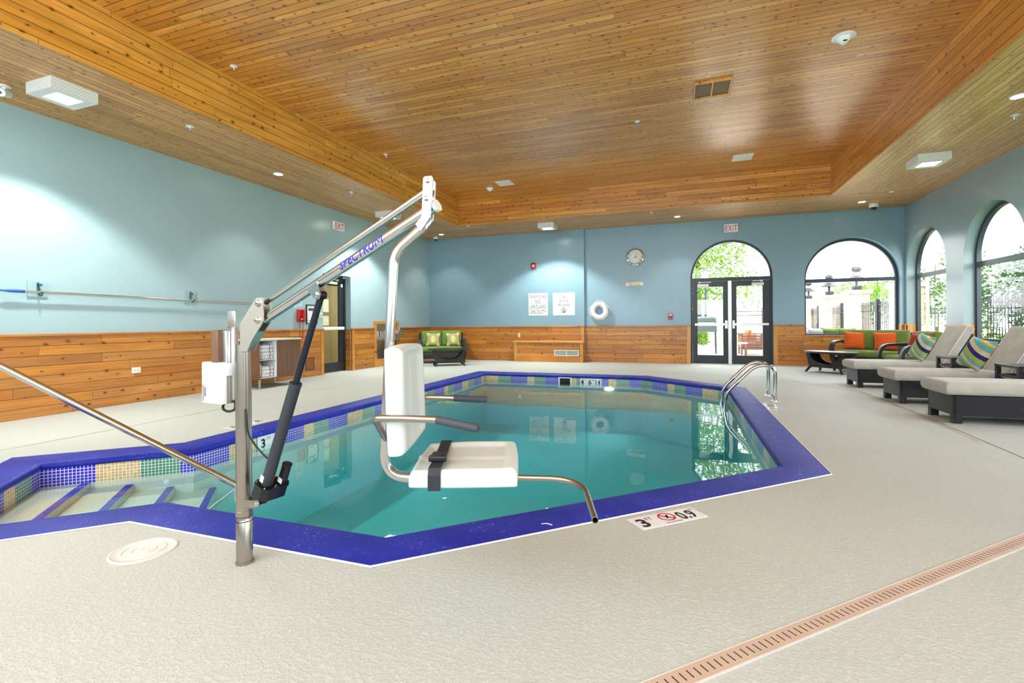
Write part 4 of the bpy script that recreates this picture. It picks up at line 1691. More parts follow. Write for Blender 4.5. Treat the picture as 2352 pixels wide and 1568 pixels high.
# ------------------------------------------------------------------ towel cabinet
t = thing('towel_cabinet', 'walnut towel cabinet with open white shelves against the left wall', 'cabinet', (-7.26, 6.92, 0))
x0, x1, y0, y1, z0, z1 = -7.58, -6.944, 6.43, 7.40, .165, .85
cx = (-7.26, 6.92, 0)
mb = MB()
mb.box(x0, x1, y0, y0 + .02, z0, z1)
mb.box(x0, x1, y1 - .02, y1, z0, z1)
mb.box(x0, x1, y0 + .02, y1 - .02, z0, z0 + .02)
mb.build('carcass', M['laminate'], t, off=cx, smooth=False)
mb = MB()
mb.box(x0, x0 + .012, y0 + .02, y1 - .02, z0 + .02, z1)
mb.box(x0, x1 - .01, 6.815, 6.83, z0 + .02, z1)
mb.box(x0, x1 - .015, y0 + .02, 6.815, .50, .515)
mb.box(x0, x1 - .004, y0 + .0201, 6.815, z0 + .0201, z0 + .032)
mb.build('shelf_lining', M['lamwhite'], t, off=cx, smooth=False)
mb = MB()
mb.box(x0, x1 + .015, y0 - .012, y1 + .012, z1, z1 + .028, .003)
mb.build('top_board', M['lamtop'], t, off=cx, smooth=False)
mb = MB()
mb.box(x1 - .02, x1, 6.832, y1 - .022, z0 + .022, z1 - .004, .002)
dr = mb.build('door', M['laminate'], t, off=cx, smooth=False)
mb = MB()
mb.tube([(x1, 6.90, .71), (x1 + .022, 6.90, .71), (x1 + .022, 6.90, .62), (x1, 6.90, .62)], .005, 8)
mb.build('handle', M['steel_pol'], dr, off=cx)
for x in (x0 + .06, x1 - .06):
    for y in (y0 + .06, y1 - .08):
        mb = MB()
        mb.box(x - .014, x + .014, y - .014, y + .014, 0, z0)
        mb.build('leg', M['alu'], t, off=cx, smooth=False)
tw = thing('folded_towel', '', 'towel', (0, 0, 0), 0, 'folded white towels in the cabinet')
mb = MB()
molded(mb, .34, .24, .062, .02, .031, None, 14, 14)
bd = mb.build('towel_body', M['towel'], tw, ang=80)
mb = MB()
mb.tube([(.10, .045, .0625), (.138, .045, .062), (.158, .045, .055), (.169, .045, .042), (.171, .045, .031), (.169, .045, .02), (.158, .045, .007), (.138, .045, .0), (.12, .045, -.0005)], .0055, 8)
mb.build('stripe', M['towelstripe'], tw)
first = True
for shelf, (zb, n) in enumerate([(z0 + .033, 3), (.516, 4)]):
    for k in range(n):
        place = ['bottom', 'second', 'third', 'topmost'][k] if n == 4 else ['bottom', 'middle', 'top'][k]
        lab = '%s folded white towel of the stack on the %s cabinet shelf' % (place, ['lower', 'upper'][shelf])
        loc = (-7.155 + rnd.uniform(-.008, .008), 6.665 + rnd.uniform(-.006, .006), zb + k * .0635)
        if first:
            tw.location = loc
            tw['label'] = lab
            first = False
        else:
            dup(tw, loc, 0, lab)
for shelf, zb in enumerate((z0 + .033, .516)):
    mb = MB()
    molded(mb, .2, .085, .27, .3, .04, None, 12, 10)
    o = mb.build('rolled_towel', M['towel'], ang=80)
    o.location = (-7.10, 6.497, zb)
    tag(o, 'white towel standing against the side of the %s cabinet shelf' % ['lower', 'upper'][shelf], 'towel', 'towels standing beside the stacks')

# ------------------------------------------------------------------ doors
d1 = thing('door_1', None, None, (0, 0, 0), kind='structure')
YD = YB2 + .06
mb = MB()
hd = 2.20
ax_, bx_ = DX0, DX1
inner = arch(ax_ + .05, bx_ - .05, hd + .09, DTOP - .05)
outer = arch(ax_, bx_, 0, DTOP)
mb2 = [(ax_, hd), (bx_, hd), (bx_, hd + .09), (ax_, hd + .09)]
mb.box(ax_, ax_ + .05, YD, YD + .10, 0, 2.30)
mb.box(bx_ - .05, bx_, YD, YD + .10, 0, 2.30)
mb.box(ax_ + .05, bx_ - .05, YD, YD + .10, hd, hd + .09)
ro = (bx_ - ax_) / 2
zc_ = DTOP - ro
cxd = (ax_ + bx_) / 2
A_ = arc((cxd, zc_), ro, PI, 0, 30)
B_ = arc((cxd, zc_), ro - .05, PI, 0, 30)
for y in (YD, YD + .1):
    mb.strip([(a, y, z) for a, z in A_], [(a, y, z) for a, z in B_])
mb.strip([(a, YD, z) for a, z in B_], [(a, YD + .1, z) for a, z in B_])
mb.build('door_frame', M['blackm'], d1, smooth=False)
mb = MB()
mb.sheet([[(ax_ + .05, YD + .05, hd + .09)] + [(a, YD + .05, z) for a, z in B_ if z > hd + .09] + [(bx_ - .05, YD + .05, hd + .09)]])
mb.build('transom_glass', M['glass'], d1, smooth=False)
mb = MB()
mb.box(1.175, 1.265, YD - .03, YD + .04, 0, hd + .0, .006)
mb.build('centre_mullion', M['alu'], d1, smooth=False)
for x0, x1, g0, g1, cl in [(ax_ + .052, 1.215, .43, 1.06, -1), (1.225, bx_ - .052, 1.39, 2.0, 1)]:
    mb = MB()
    z0, z1, gz0, gz1 = .012, hd - .004, .235, 2.055
    mb.box(x0, g0, YD + .02, YD + .065, z0, z1)
    mb.box(g1, x1, YD + .02, YD + .065, z0, z1)
    mb.box(g0, g1, YD + .02, YD + .065, z0, gz0)
    mb.box(g0, g1, YD + .02, YD + .065, gz1, z1)
    lf = mb.build('door_leaf', M['blackm'], d1, smooth=False)
    mb = MB()
    mb.face([(g0, YD + .042, gz0), (g1, YD + .042, gz0), (g1, YD + .042, gz1), (g0, YD + .042, gz1)])
    mb.build('leaf_glass', M['glass'], lf, smooth=False)
    mb = MB()
    b0, b1 = (x0 + .05, 1.165) if cl < 0 else (1.275, x1 - .04)
    mb.box(b0, b1, YD - .045, YD - .005, 1.02, 1.085, .006)
    e0 = b1 - .06 if cl < 0 else b0
    mb.box(e0, e0 + .06, YD - .055, YD + .02, .94, 1.16, .008)
    mb.build('push_bar', M['alu'], lf, smooth=False)
    mb = MB()
    c0 = .43 if cl < 0 else 1.74
    mb.box(c0, c0 + .28, YD - .05, YD + .02, 2.06, 2.13, .006)
    mb.box(c0 + .02, c0 + .34 if cl < 0 else c0 + .26, YD - .03, YD - .01, 2.165, 2.182)
    mb.box(c0 + (.03 if cl < 0 else .20), c0 + (.08 if cl < 0 else .26), YD - .04, YD, 2.15, 2.195, .004)
    mb.build('door_closer', M['white_m'], lf, smooth=False)
mb = MB()
mb.box(DX0, DX1, YB2 + .04, YB2 + .26, -.01, .01)
mb.build('threshold', M['alu'], d1, smooth=False)

d2 = thing('door_2', None, None, (0, 0, 0), kind='structure')
XD = XL - .17
mb = MB()
mb.box(XD - .06, XD + .02, DY0, DY0 + .045, 0, DZ)
mb.box(XD - .06, XD + .02, DY1 - .055, DY1, 0, DZ)
mb.box(XD - .06, XD + .02, DY0 + .045, DY1 - .055, DZ - .10, DZ)
mb.build('door_frame', M['blackm'], d2, smooth=False)
mb = MB()
y0, y1 = DY0 + .047, DY1 - .057
g0, g1 = y0 + .12, y1 - .155
mb.box(XD - .045, XD, y0, g0, .012, DZ - .105)
mb.box(XD - .045, XD, g1, y1, .012, DZ - .105)
mb.box(XD - .045, XD, g0, g1, .012, .225)
mb.box(XD - .045, XD, g0, g1, 2.05, DZ - .105)
lf = mb.build('door_leaf', M['blackm'], d2, smooth=False)
mb = MB()
mb.face([(XD - .02, g0, .225), (XD - .02, g1, .225), (XD - .02, g1, 2.05), (XD - .02, g0, 2.05)])
mb.build('leaf_glass', M['glass'], lf, smooth=False)
mb = MB()
mb.box(XD + .01, XD + .06, y0 + .05, y1 - .04, 1.0, 1.075, .008)
mb.build('push_bar', M['white_m'], lf, smooth=False)
mb = MB()
mb.box(XD + .002, XD + .06, y0 + .28, y0 + .58, 2.08, 2.14, .01)
mb.box(XD + .02, XD + .04, y0 + .2, y0 + .62, 2.18, 2.195)
mb.box(XD + .01, XD + .05, y0 + .58, y0 + .64, 2.16, 2.21, .005)
mb.build('door_closer', M['ivory'], lf, smooth=False)
mb = MB()
mb.box(XD + .02, XD + .05, DY1 - .11, DY1 - .03, 2.24, 2.275, .004)
mb.box(XD + .002, XD + .03, y1 - .11, y1 - .06, 2.03, 2.11, .004)
sn = mb.build('alarm_contact', M['white_p'], lf, smooth=False)
mb = MB()
mb.tube(fillet([(XD + .03, DY1 - .04, 2.26), (XD + .10, DY1 - .02, 2.20), (XD + .10, DY1 - .02, 2.10), (XD + .03, DY1 - .06, 2.13)], .04, 6), .004, 8)
mb.build('sensor_cord', M['black_p'], sn)
for zz, hh in ((1.57, .30), (1.22, .22)):
    mb = MB()
    mb.box(XD - .019, XD - .018, g0 + .02, g0 + .24, zz - hh / 2, zz + hh / 2)
    mb.build('paper_notice', M['ivory'], lf, smooth=False)
mb = MB()
mb.box(XL - 1.8, XL - .23, 7.9, 11.2, -.02, 0)
mb.box(XL - 1.85, XL - 1.8, 7.9, 11.2, 0, 2.6)
mb.box(XL - 1.8, XL - .23, 11.2, 11.25, 0, 2.6)
mb.box(XL - 1.8, XL - .23, 7.85, 7.9, 0, 2.6)
mb.box(XL - 1.8, XL - .23, 7.9, 11.2, 2.6, 2.65)
struct('wall_corridor', mb, M['beige'])


# ------------------------------------------------------------------ things on the left wall (normal +X)
def lw(name, label, cat, y, z, group=None, d=0.0):
    return thing(name, label, cat, (XL + d, y, z), 0, group)


UY, UZ = (0, 1, 0), (0, 0, 1)
t = lw('exit_sign', 'red on white EXIT sign high on the left wall above the side door', 'exit sign', 9.31, 3.435, 'exit signs')
mb = MB()
mb.box(0, .055, -.18, .18, -.10, .10, .008)
mb.build('sign_box', M['white_p'], t, smooth=False)
text('EXIT', .21, M['red_t'], t, (.0552, 0, -.075), UY, UZ, xs=.66, bold=.002, sp=1.12)
t = lw('emergency_phone', 'red wall telephone with hanging cord beside the towel cabinet', 'telephone', 8.105, 1.32)
mb = MB()
mb.box(0, .05, -.10, .10, -.135, .135, .015, 3)
bd = mb.build('phone_body', M['red_p'], t)
mb = MB()
mb.tube(fillet([(.05, .03, -.11), (.085, .03, -.10), (.085, .03, .10), (.05, .03, .11)], .02, 5), [.022] * 14, 10)
mb.build('handset', M['red_p'], t)
mb = MB()
mb.box(.05, .052, -.02, .03, -.08, -.06)
mb.build('number_card', M['paper'], bd, smooth=False)
mb = MB()
mb.tube(fillet([(.03, -.04, -.13), (.03, -.035, -.44), (.03, 0, -.50), (.03, .05, -.44), (.03, .055, -.13)], .04, 6), .006, 8)
mb.build('cord', M['cordm'], t)
t = lw('paper_notice', 'pale blue paper notice on the left wall above the red telephone', 'notice', 8.05, 1.61)
mb = MB()
mb.box(0, .003, -.10, .10, -.13, .13)
mb.build('sheet', M['bluepaper'], t, smooth=False)
mb = MB()
for z, w in ((-.02, .07), (-.045, .065), (-.085, .06), (-.11, .05), (.02, .07), (.05, .07)):
    mb.box(.003, .0036, .0 - w, .085, z - .004, z + .004)
mb.build('print_lines', M['ink_g'], t, smooth=False)
t = lw('framed_notice', 'black framed white notice on the left wall beside the side door', 'framed notice', 8.44, 1.355)
mb = MB()
for b_ in ((-.165, .165, .19, .21), (-.165, .165, -.21, -.19), (-.165, -.145, -.19, .19), (.145, .165, -.19, .19)):
    mb.box(0, .02, b_[0], b_[1], b_[2], b_[3])
mb.build('frame', M['black_p'], t, smooth=False)
mb = MB()
mb.box(0, .008, -.146, .146, -.191, .191)
mb.build('sheet', M['paper'], t, smooth=False)
mb = MB()
mb.box(.008, .0088, -.10, .08, .075, .135)
for k in range(3):
    mb.box(.008, .0088, -.10, -.0, -.155 + k * .01, -.15 + k * .01)
mb.build('print_block', M['ink_g'], t, smooth=False)
t = lw('light_switch', 'ivory light switch on the left wall by the side door', 'switch', 8.715, 1.335)
mb = MB()
mb.box(0, .008, -.04, .04, -.062, .062, .003)
mb.build('switch_plate', M['ivory'], t, smooth=False)
mb = MB()
mb.box(.008, .018, -.008, .008, -.012, .012, .002)
mb.build('toggle', M['brown_box'], t, smooth=False)
t = lw('wall_outlet', 'white double socket low on the left wooden wainscot', 'outlet', 4.84, .475, d=.02)
mb = MB()
mb.box(0, .008, -.062, .062, -.042, .042, .003)
mb.build('outlet_plate', M['white_p'], t, smooth=False)
mb = MB()
for y in (-.022, .022):
    mb.box(.008, .0105, y - .016, y + .016, -.014, .014, .002)
mb.build('socket_face', M['ivory'], t, smooth=False)
# pole on its two hooks
t = lw('skimmer_pole', 'long aluminium skimmer pole hung along the left wall', 'pole', 5.1, 1.545, d=.085)
mb = MB()
mb.cyl((0, -1.56, .012), (0, 1.86, -.02), .0165)
mb.build('pole_tube', M['alu'], t)
mb = MB()
mb.tube([(0, -1.74, .0137), (0, -1.70, .0133), (0, -1.56, .012)], [.012, .019, .019], 16)
mb.tube([(0, -1.95, .0155), (0, -1.74, .0137)], .010, 10)
mb.build('blue_coupling', M['blue_h'], t)
for y, lab in ((3.70, 'pole hook on a square board at the blue end of the skimmer pole'), (5.68, 'pole hook on a square board at the middle of the skimmer pole')):
    t = lw('pole_hook', lab, 'hook', y, 1.60, 'hooks carrying the skimmer pole')
    mb = MB()
    mb.box(0, .018, -.10, .10, -.10, .095)
    mb.build('backing_board', M['plateblue'], t, smooth=False)
    mb = MB()
    mb.box(.018, .03, -.012, .012, -.055, .07, .004)
    mb.tube(fillet([(.02, .0, -.03), (.05, .0, -.05), (.055, 0, -.087), (.10, .0, -.09), (.12, 0, -.04)], .025, 5), .009, 8)
    mb.tube([(.02, 0, .04), (.06, .02, .05)], .012, 8)
    mb.tube([(.02, 0, .065), (.05, -.01, .075)], .009, 8)
    mb.build('hook', M['teal'], t)
# hatch by the cabinet
t = lw('wall_hatch', 'small dark wooden recess low in the wainscot beside the side door', 'hatch', 8.36, .285, d=.02)
mb = MB()
mb.box(-.001, .004, -.12, .12, -.125, .125)
mb.build('hatch_panel', M['hatch'], t, smooth=False)
mb = MB()
for a in ((-.125, .125, .12, .13), (-.125, .125, -.13, -.12), (.118, .126, -.125, .125), (-.126, -.118, -.125, .125)):
    mb.box(0, .008, *a)
mb.build('hatch_rim', M['slot'], t, smooth=False)
# drinking fountain
t = lw('drinking_fountain', 'stainless double drinking fountain in a wood framed recess on the left wall', 'drinking fountain', 11.24, 0)
mb = MB()
mb.box(.001, .012, -.46, .50, .20, 1.13)
mb.build('steel_panel', M['steel_d'], t, smooth=False)
mb = MB()
mb.box(.001, .035, -.56, -.46, .0, 1.13, .003)
mb.box(.001, .035, .50, .57, .0, 1.13, .003)
mb.box(.001, .04, -.57, .58, 1.13, 1.21, .003)
mb.box(.001, .03, -.46, .50, .0, .20, .003)
mb.build('wood_surround', M['trimwood'], t, smooth=False)
for y, z in ((.26, .90), (.03, .74)):
    mb = MB()
    mb.box(.002, .33, y - .15, y + .15, z - .07, z + .07, .012)
    bs = mb.build('basin', M['steel_d'], t)
    mb = MB()
    mb.tube([(.27, y - .02, z + .07), (.27, y - .03, z + .11), (.25, y, z + .125)], [.014, .012, .008], 8)
    mb.build('spout', M['white_p'], bs)
    mb = MB()
    mb.box(.33, .334, y - .03, y + .03, z + .015, z + .035)
    mb.build('sensor', M['slot'], bs, smooth=False)
    mb = MB()
    mb.box(.33, .336, y - .10, y + .10, z - .03, z - .015)
    mb.build('push_bar', M['alu'], bs, smooth=False)
mb = MB()
mb.box(.002, .09, -.38, -.02, .78, .96, .01)
mb.build('wall_bowl', M['steel'], t, smooth=False)


# ------------------------------------------------------------------ things on the back wall (normal -Y)
def bw(name, label, cat, x, z, group=None, y=YB2):
    return thing(name, label, cat, (x, y, z), 0, group)


UX = (1, 0, 0)
t = bw('exit_sign', 'red on white EXIT sign above the arched double doors', 'exit sign', 1.26, 3.565, 'exit signs')
mb = MB()
mb.box(-.165, .165, -.05, 0, -.105, .105, .008)
mb.build('sign_box', M['white_p'], t, smooth=False)
text('EXIT', .215, M['red_t'], t, (0, -.0502, -.077), UX, UZ, xs=.60, bold=.002, sp=1.12)
t = bw('warning_sign', 'white sign reading WARNING NO LIFEGUARD ON DUTY', 'sign', -3.975, 1.68, y=YB1)
mb = MB()
mb.box(-.295, .295, -.008, 0, -.33, .33)
mb.build('sign_board', M['paper'], t, smooth=False)
merge_parts([text(s, .165, M['ink_g'], t, (0, -.0082, z), UX, UZ, xs=x) for s, z, x in (('WARNING', .175, .66), ('NO', .025, .66), ('LIFEGUARD', -.13, .605), ('ON DUTY', -.28, .66))], 'lettering')
t = bw('no_diving_sign', 'white sign reading No Diving Allowed above a crossed out diver', 'sign', -3.20, 1.675, y=YB1)
mb = MB()
mb.box(-.325, .325, -.008, 0, -.325, .325)
mb.build('sign_board', M['paper'], t, smooth=False)
merge_parts([text(s, .125, M['ink_g'], t, (0, -.0082, z), UX, UZ, xs=.85) for s, z in (('No', .175), ('Diving', .055), ('Allowed', -.065))], 'lettering')
ring_sign(t, (0, -.0082, -.18), UX, UZ, .078, .012, M['ink'], M['ink'], bottom=True)
t = bw('strobe_alarm', 'red fire alarm strobe on the back wall above the warning sign', 'fire alarm', -4.10, 2.82, y=YB1)
mb = MB()
mb.box(-.07, .07, -.06, 0, -.09, .09, .02, 3)
mb.build('alarm_body', M['red_p'], t)
mb = MB()
mb.box(-.03, .035, -.085, -.055, -.03, .035, .012)
mb.build('strobe_lens', M['white_p'], t)
t = bw('wall_clock', 'round chrome rimmed wall clock with white face showing five past three', 'clock', -1.18, 2.935)
mb = MB()
mb.lathe([(.235, 0), (.245, .02), (.235, .05), (.205, .058), (.185, .045), (.183, .03)], seg=48, axis=(0, -1, 0))
mb.build('clock_rim', M['steel_pol'], t)
mb = MB()
mb.lathe([(.186, .02), (.186, .036), (0, .036)], seg=48, axis=(0, -1, 0))
mb.build('clock_face', M['paper'], t)
nums = []
for k in range(1, 13):
    a = PI / 2 - k * PI / 6
    nums.append(text(str(k), .05, M['ink'], t, (.145 * math.cos(a), -.0365, .145 * math.sin(a) - .017), UX, UZ))
merge_parts(nums, 'numerals')
for a, ln, w in ((PI / 2 - R(92), .09, .006), (PI / 2 - R(30), .14, .005)):
    mb = MB()
    d = Vector((math.cos(a), 0, math.sin(a)))
    n_ = Vector((-d.z, 0, d.x))
    o = Vector((0, -.040, 0))
    mb.face([o - d * .03 + n_ * w, o - d * .03 - n_ * w, o + d * ln - n_ * w * .6, o + d * ln + n_ * w * .6])
    mb.build('hand', M['ink'], t, smooth=False)
t = bw('emergency_light', 'cream twin head emergency light under the wall clock', 'emergency light', -1.195, 2.2)
mb = MB()
mb.box(-.16, .16, -.06, 0, -.055, .055, .008)
mb.build('light_housing', M['ivory'], t, smooth=False)
for sx in (-1, 1):
    mb = MB()
    mb.lathe([(.03, 0), (.055, .03), (.06, .06), (.05, .07), (0, .072)], (sx * .17, -.05, -.005), (sx * .35, -1, -.25), 16)
    mb.build('lamp_head', M['white_p'], t)
t = bw('ring_buoy', 'white ring buoy with grab rope hung on the back wall', 'ring buoy', -2.17, 1.455)
mb = MB()
R0, r0 = .185, .078
ringpts = [(R0 * math.cos(2 * PI * k / 40), -.085, R0 * math.sin(2 * PI * k / 40)) for k in range(40)]
mb.tube(ringpts, r0, 18, closed=True)
mb.build('buoy_ring', M['white_p'], t)
for k in range(4):
    a = PI / 4 + k * PI / 2
    mb = MB()
    c = Vector((math.cos(a), 0, math.sin(a)))
    cc = c * R0 + Vector((0, -.085, 0))
    tt = Vector((-c.z, 0, c.x)) * .022
    L_ = []
    for s_ in (-1, 1):
        L_.append([cc + tt * s_ + (c * math.cos(q) + Vector((0, 1, 0)) * math.sin(q)) * (r0 + .0025) for q in [2 * PI * i / 18 for i in range(18)]])
    mb.strip(L_[0], L_[1], True)
    mb.build('strap', M['lamwhite'], t)
mb = MB()
rp_ = []
for k in range(64):
    a = 2 * PI * k / 64
    rr = .253 + .045 * abs(math.cos(2 * (a))) ** 1.0
    rp_.append((rr * math.cos(a), -.075, rr * math.sin(a)))
mb.tube(rp_, .008, 8, closed=True)
mb.build('grab_rope', M['paper'], t)
mb = MB()
mb.tube(fillet([(-.035, -.16, .09), (-.02, -.17, .20), (0, -.02, .23), (.02, -.17, .20), (.035, -.16, .09)], .03, 4), .004, 6)
mb.build('hanging_loop', M['ink_g'], t)
t = bw('pull_station', 'small red fire alarm pull station left of the double doors', 'fire alarm', -.255, 1.27)
mb = MB()
mb.box(-.058, .058, -.045, 0, -.082, .082, .006)
mb.build('station_body', M['red_p'], t, smooth=False)
mb = MB()
mb.box(-.035, .035, -.052, -.044, .03, .065)
mb.build('white_panel', M['white_p'], t, smooth=False)
mb = MB()
mb.box(-.03, .03, -.06, -.044, -.02, .012, .003)
mb.build('pull_handle', M['black_p'], t, smooth=False)
t = bw('wall_outlet', 'ivory outlet on the wainscot above the wooden ledge', 'outlet', -4.57, .77, y=YB1 - .02)
mb = MB()
mb.box(-.035, .035, -.008, 0, -.06, .06, .003)
mb.build('outlet_plate', M['ivory'], t, smooth=False)
mb = MB()
for z in (-.022, .022):
    mb.box(-.016, .016, -.0105, -.008, z - .014, z + .014, .002)
mb.build('socket_face', M['ivory'], t, smooth=False)
# built-in ledge with grille
t = bw('wooden_ledge', 'built in wooden ledge box with a white grille under the signs', 'ledge', -3.63, 0, y=YB1 - .02)
mb = MB()
mb.box(-1.03, 1.02, -.20, 0, 0, .565)
mb.build('ledge_body', M['wain_x'], t, smooth=False)
mb = MB()
mb.box(-1.06, 1.05, -.235, 0, .565, .612, .005)
mb.build('ledge_top', M['palewood'], t, smooth=False)
for x in (-1.035, .935):
    mb = MB()
    mb.box(x, x + .095, -.215, -.19, 0, .565, .003)
    mb.build('corner_board', M['trimwood'], t, smooth=False)
mb = MB()
mb.box(-1.03, 1.02, -.207, -.199, 0, .155)
mb.build('kick_board', M['capwood_x'], t, smooth=False)
t = bw('air_grille', 'white framed long air grille in the front of the wooden ledge', 'grille', -3.08, .265, y=YB1 - .22)
mb = MB()
for b_ in ((-.355, .355, .065, .082), (-.355, .355, -.082, -.065), (-.355, -.335, -.065, .065), (.335, .355, -.065, .065), (-.006, .006, -.065, .065)):
    mb.box(b_[0], b_[1], -.012, 0, b_[2], b_[3])
mb.build('grille_frame', M['white_m'], t, smooth=False)
mb = MB()
mb.box(-.336, .336, -.006, 0, -.066, .066)
mb.build('slats', M['ventslat'], t, smooth=False)

# ------------------------------------------------------------------ things on the ceiling
def lamp(name, typ, loc, energy, col=(1, 1, 1), rot=(0, 0, 0), **kw):
    l = bpy.data.lights.new(name, typ)
    l.energy = energy
    l.color = col
    for k, v in kw.items():
        setattr(l, k, v)
    o = bpy.data.objects.new(name, l)
    o.location = loc
    o.rotation_euler = rot
    COL.objects.link(o)
    return o


WARM = (1.0, .95, .86)
COOL = (.96, 1.0, .95)
fx = thing('ceiling_light', 'perforated white box light on the left ceiling nearest the camera', 'ceiling light', (-6.53, 3.42, ZC), 0, 'perforated box ceiling lights')
mb = MB()
for b_ in ((-.22, .22, -.22, -.21), (-.22, .22, .21, .22)):
    mb.box(b_[0], b_[1], b_[2], b_[3], -.125, 0)
for b_ in ((-.22, -.21), (.21, .22)):
    mb.box(b_[0], b_[1], -.21, .21, -.125, 0)
mb.build('perforated_side', M['perf'], fx, smooth=False)
mb = MB()
for b_ in ((-.21, .21, -.21, -.12), (-.21, .21, .12, .21), (-.21, -.13, -.12, .12), (.13, .21, -.12, .12)):
    mb.box(b_[0], b_[1], b_[2], b_[3], -.125, -.115)
mb.build('bottom_plate', M['white_m'], fx, smooth=False)
mb = MB()
mb.box(-.13, .13, -.12, .12, -.119, -.112)
mb.build('diffuser', M['lens'], fx, smooth=False)
for x, y, lab in ((-6.62, 9.92, 'perforated white box light on the left ceiling behind the lift arm'), (-3.38, 12.60, 'perforated white box light on the back ceiling above the signs'), (3.86, 9.72, 'perforated white box light on the right ceiling above the loungers')):
    dup(fx, (x, y, ZC), 0, lab)
cn = thing('downlight', 'round recessed downlight on the left ceiling near the exit sign side door', 'downlight', (-6.71, 6.66, ZC), 0, 'recessed downlights')
mb = MB()
mb.lathe([(.085, 0), (.088, -.006), (.075, -.012), (.066, -.004)], seg=28)
mb.build('trim_ring', M['white_m'], cn)
mb = MB()
mb.lathe([(.067, -.003), (.05, -.008), (0, -.009)], seg=28)
mb.build('lens', M['lens_can'], cn)
cans = [(-6.71, 6.66)]
for x, y, lab in ((-6.74, 12.86, 'round recessed downlight in the far left ceiling corner'), (-.06, 12.90, 'round recessed downlight on the back ceiling left of the doors'),
                  (3.88, 12.84, 'round recessed downlight on the back ceiling beside the right dome camera'), (3.85, 7.46, 'round recessed downlight on the right ceiling at the picture edge')):
    dup(cn, (x, y, ZC), 0, lab)
    cans.append((x, y))
sp = thing('sprinkler_head', '', 'sprinkler', (0, 0, 0), 0, 'ceiling sprinkler heads')
mb = MB()
mb.lathe([(.045, 0), (.045, -.006), (.015, -.012), (.012, -.02)], seg=20)
mb.build('escutcheon', M['white_m'], sp)
mb = MB()
mb.tube([(-.011, 0, -.01), (-.012, 0, -.045), (0, 0, -.055), (.012, 0, -.045), (.011, 0, -.01)], .004, 6)
mb.lathe([(.004, -.05), (.026, -.056), (.026, -.059), (0, -.06)], seg=14)
mb.build('deflector', M['steel_pol'], sp)
spr = [(-6.21, 4.66, ZC, 'white sprinkler head on the left lower ceiling between the box light and the downlight'),
       (-6.27, 8.09, ZC, 'white sprinkler head on the left lower ceiling above the side door'),
       (-5.48, 12.05, ZC, 'white sprinkler head on the back lower ceiling at the left recess corner'),
       (-.65, 12.16, ZC, 'white sprinkler head on the back lower ceiling above the clock'),
       (4.17, 12.07, ZC, 'white sprinkler head on the lower ceiling near the right far corner'),
       (4.17, 8.15, ZC, 'white sprinkler head on the right lower ceiling by the edge downlight'),
       (-5.45, 4.69, ZT, 'white sprinkler head on the raised ceiling nearest the left beam'),
       (-5.49, 8.15, ZT, 'white sprinkler head on the raised ceiling above the lift boom'),
       (-.66, 8.29, ZT, 'white sprinkler head in the middle of the raised ceiling')]
for i, (x, y, z, lab) in enumerate(spr):
    if i == 0:
        sp.location = (x, y, z)
        sp['label'] = lab
    else:
        dup(sp, (x, y, z), 0, lab)
cp = thing('ceiling_panel', 'flat white square access panel on the raised ceiling left, beside the small detector', 'ceiling panel', (-3.95, 10.80, ZT), 0, 'flat white ceiling panels')
mb = MB()
mb.box(-.19, .19, -.19, .19, -.012, 0, .004)
mb.build('panel_plate', M['white_m'], cp, smooth=False)
mb = MB()
mb.box(-.16, .16, -.16, .16, -.0135, -.011)
mb.build('panel_face', M['white_p'], cp, smooth=False)
dup(cp, (1.22, 10.85, ZT), 0, 'flat white square access panel on the raised ceiling right of the air vent')
t = thing('smoke_detector', 'round cone shaped white detector on the raised ceiling at left', 'smoke detector', (-4.45, 11.08, ZT), 0, 'ceiling smoke detectors')
mb = MB()
mb.lathe([(.09, 0), (.09, -.015), (.05, -.05), (.04, -.07), (0, -.072)], seg=24)
mb.build('detector_body', M['white_p'], t)
t = thing('smoke_detector', 'white smoke detector with dark sensor on the raised ceiling at upper right', 'smoke detector', (1.85, 6.68, ZT), 0, 'ceiling smoke detectors')
mb = MB()
mb.lathe([(.125, 0), (.125, -.008), (.085, -.02), (.075, -.04), (.045, -.07), (.03, -.085), (0, -.087)], seg=32)
mb.build('detector_body', M['white_p'], t)
mb = MB()
mb.box(-.02, .02, -.056, -.04, -.073, -.06, .003)
mb.build('sensor_slot', M['slot'], t, smooth=False)
t = thing('air_vent', 'wood framed two pane air vent in the raised ceiling', 'vent', (.45, 7.48, ZT))
mb = MB()
for b_ in ((-.25, .25, .225, .255), (-.25, .25, -.255, -.225), (-.25, -.225, -.225, .225), (.225, .25, -.225, .225), (-.012, .012, -.225, .225)):
    mb.box(b_[0], b_[1], b_[2], b_[3], -.03, 0, .003)
mb.build('vent_frame', M['trimwood'], t, smooth=False)
for x0, x1 in ((-.225, -.012), (.012, .225)):
    mb = MB()
    mb.box(x0, x1, -.225, .225, -.012, 0)
    mb.build('vent_louvre', M['ventbrown'], t, smooth=False)
for x, y, lab, s in ((-7.12, 13.22, 'white dome camera in the far left ceiling corner', .8), (4.21, 13.18, 'white dome camera in the far right ceiling corner', 1.05)):
    t = thing('dome_camera', lab, 'security camera', (x, y, ZC), 0, 'dome security cameras')
    mb = MB()
    mb.lathe([(.085 * s, 0), (.09 * s, -.05 * s), (.082 * s, -.075 * s), (.06 * s, -.08 * s)], seg=28)
    mb.build('camera_base', M['white_p'], t)
    mb = MB()
    mb.lathe([(.062 * s, -.075 * s), (.056 * s, -.105 * s), (.035 * s, -.13 * s), (0, -.138 * s)], seg=24)
    mb.build('dome', M['smokedome'], t)
t = thing('bullet_camera', 'small white bullet camera on the left ceiling beside the near box light', 'security camera', (-7.08, 3.17, ZC))
mb = MB()
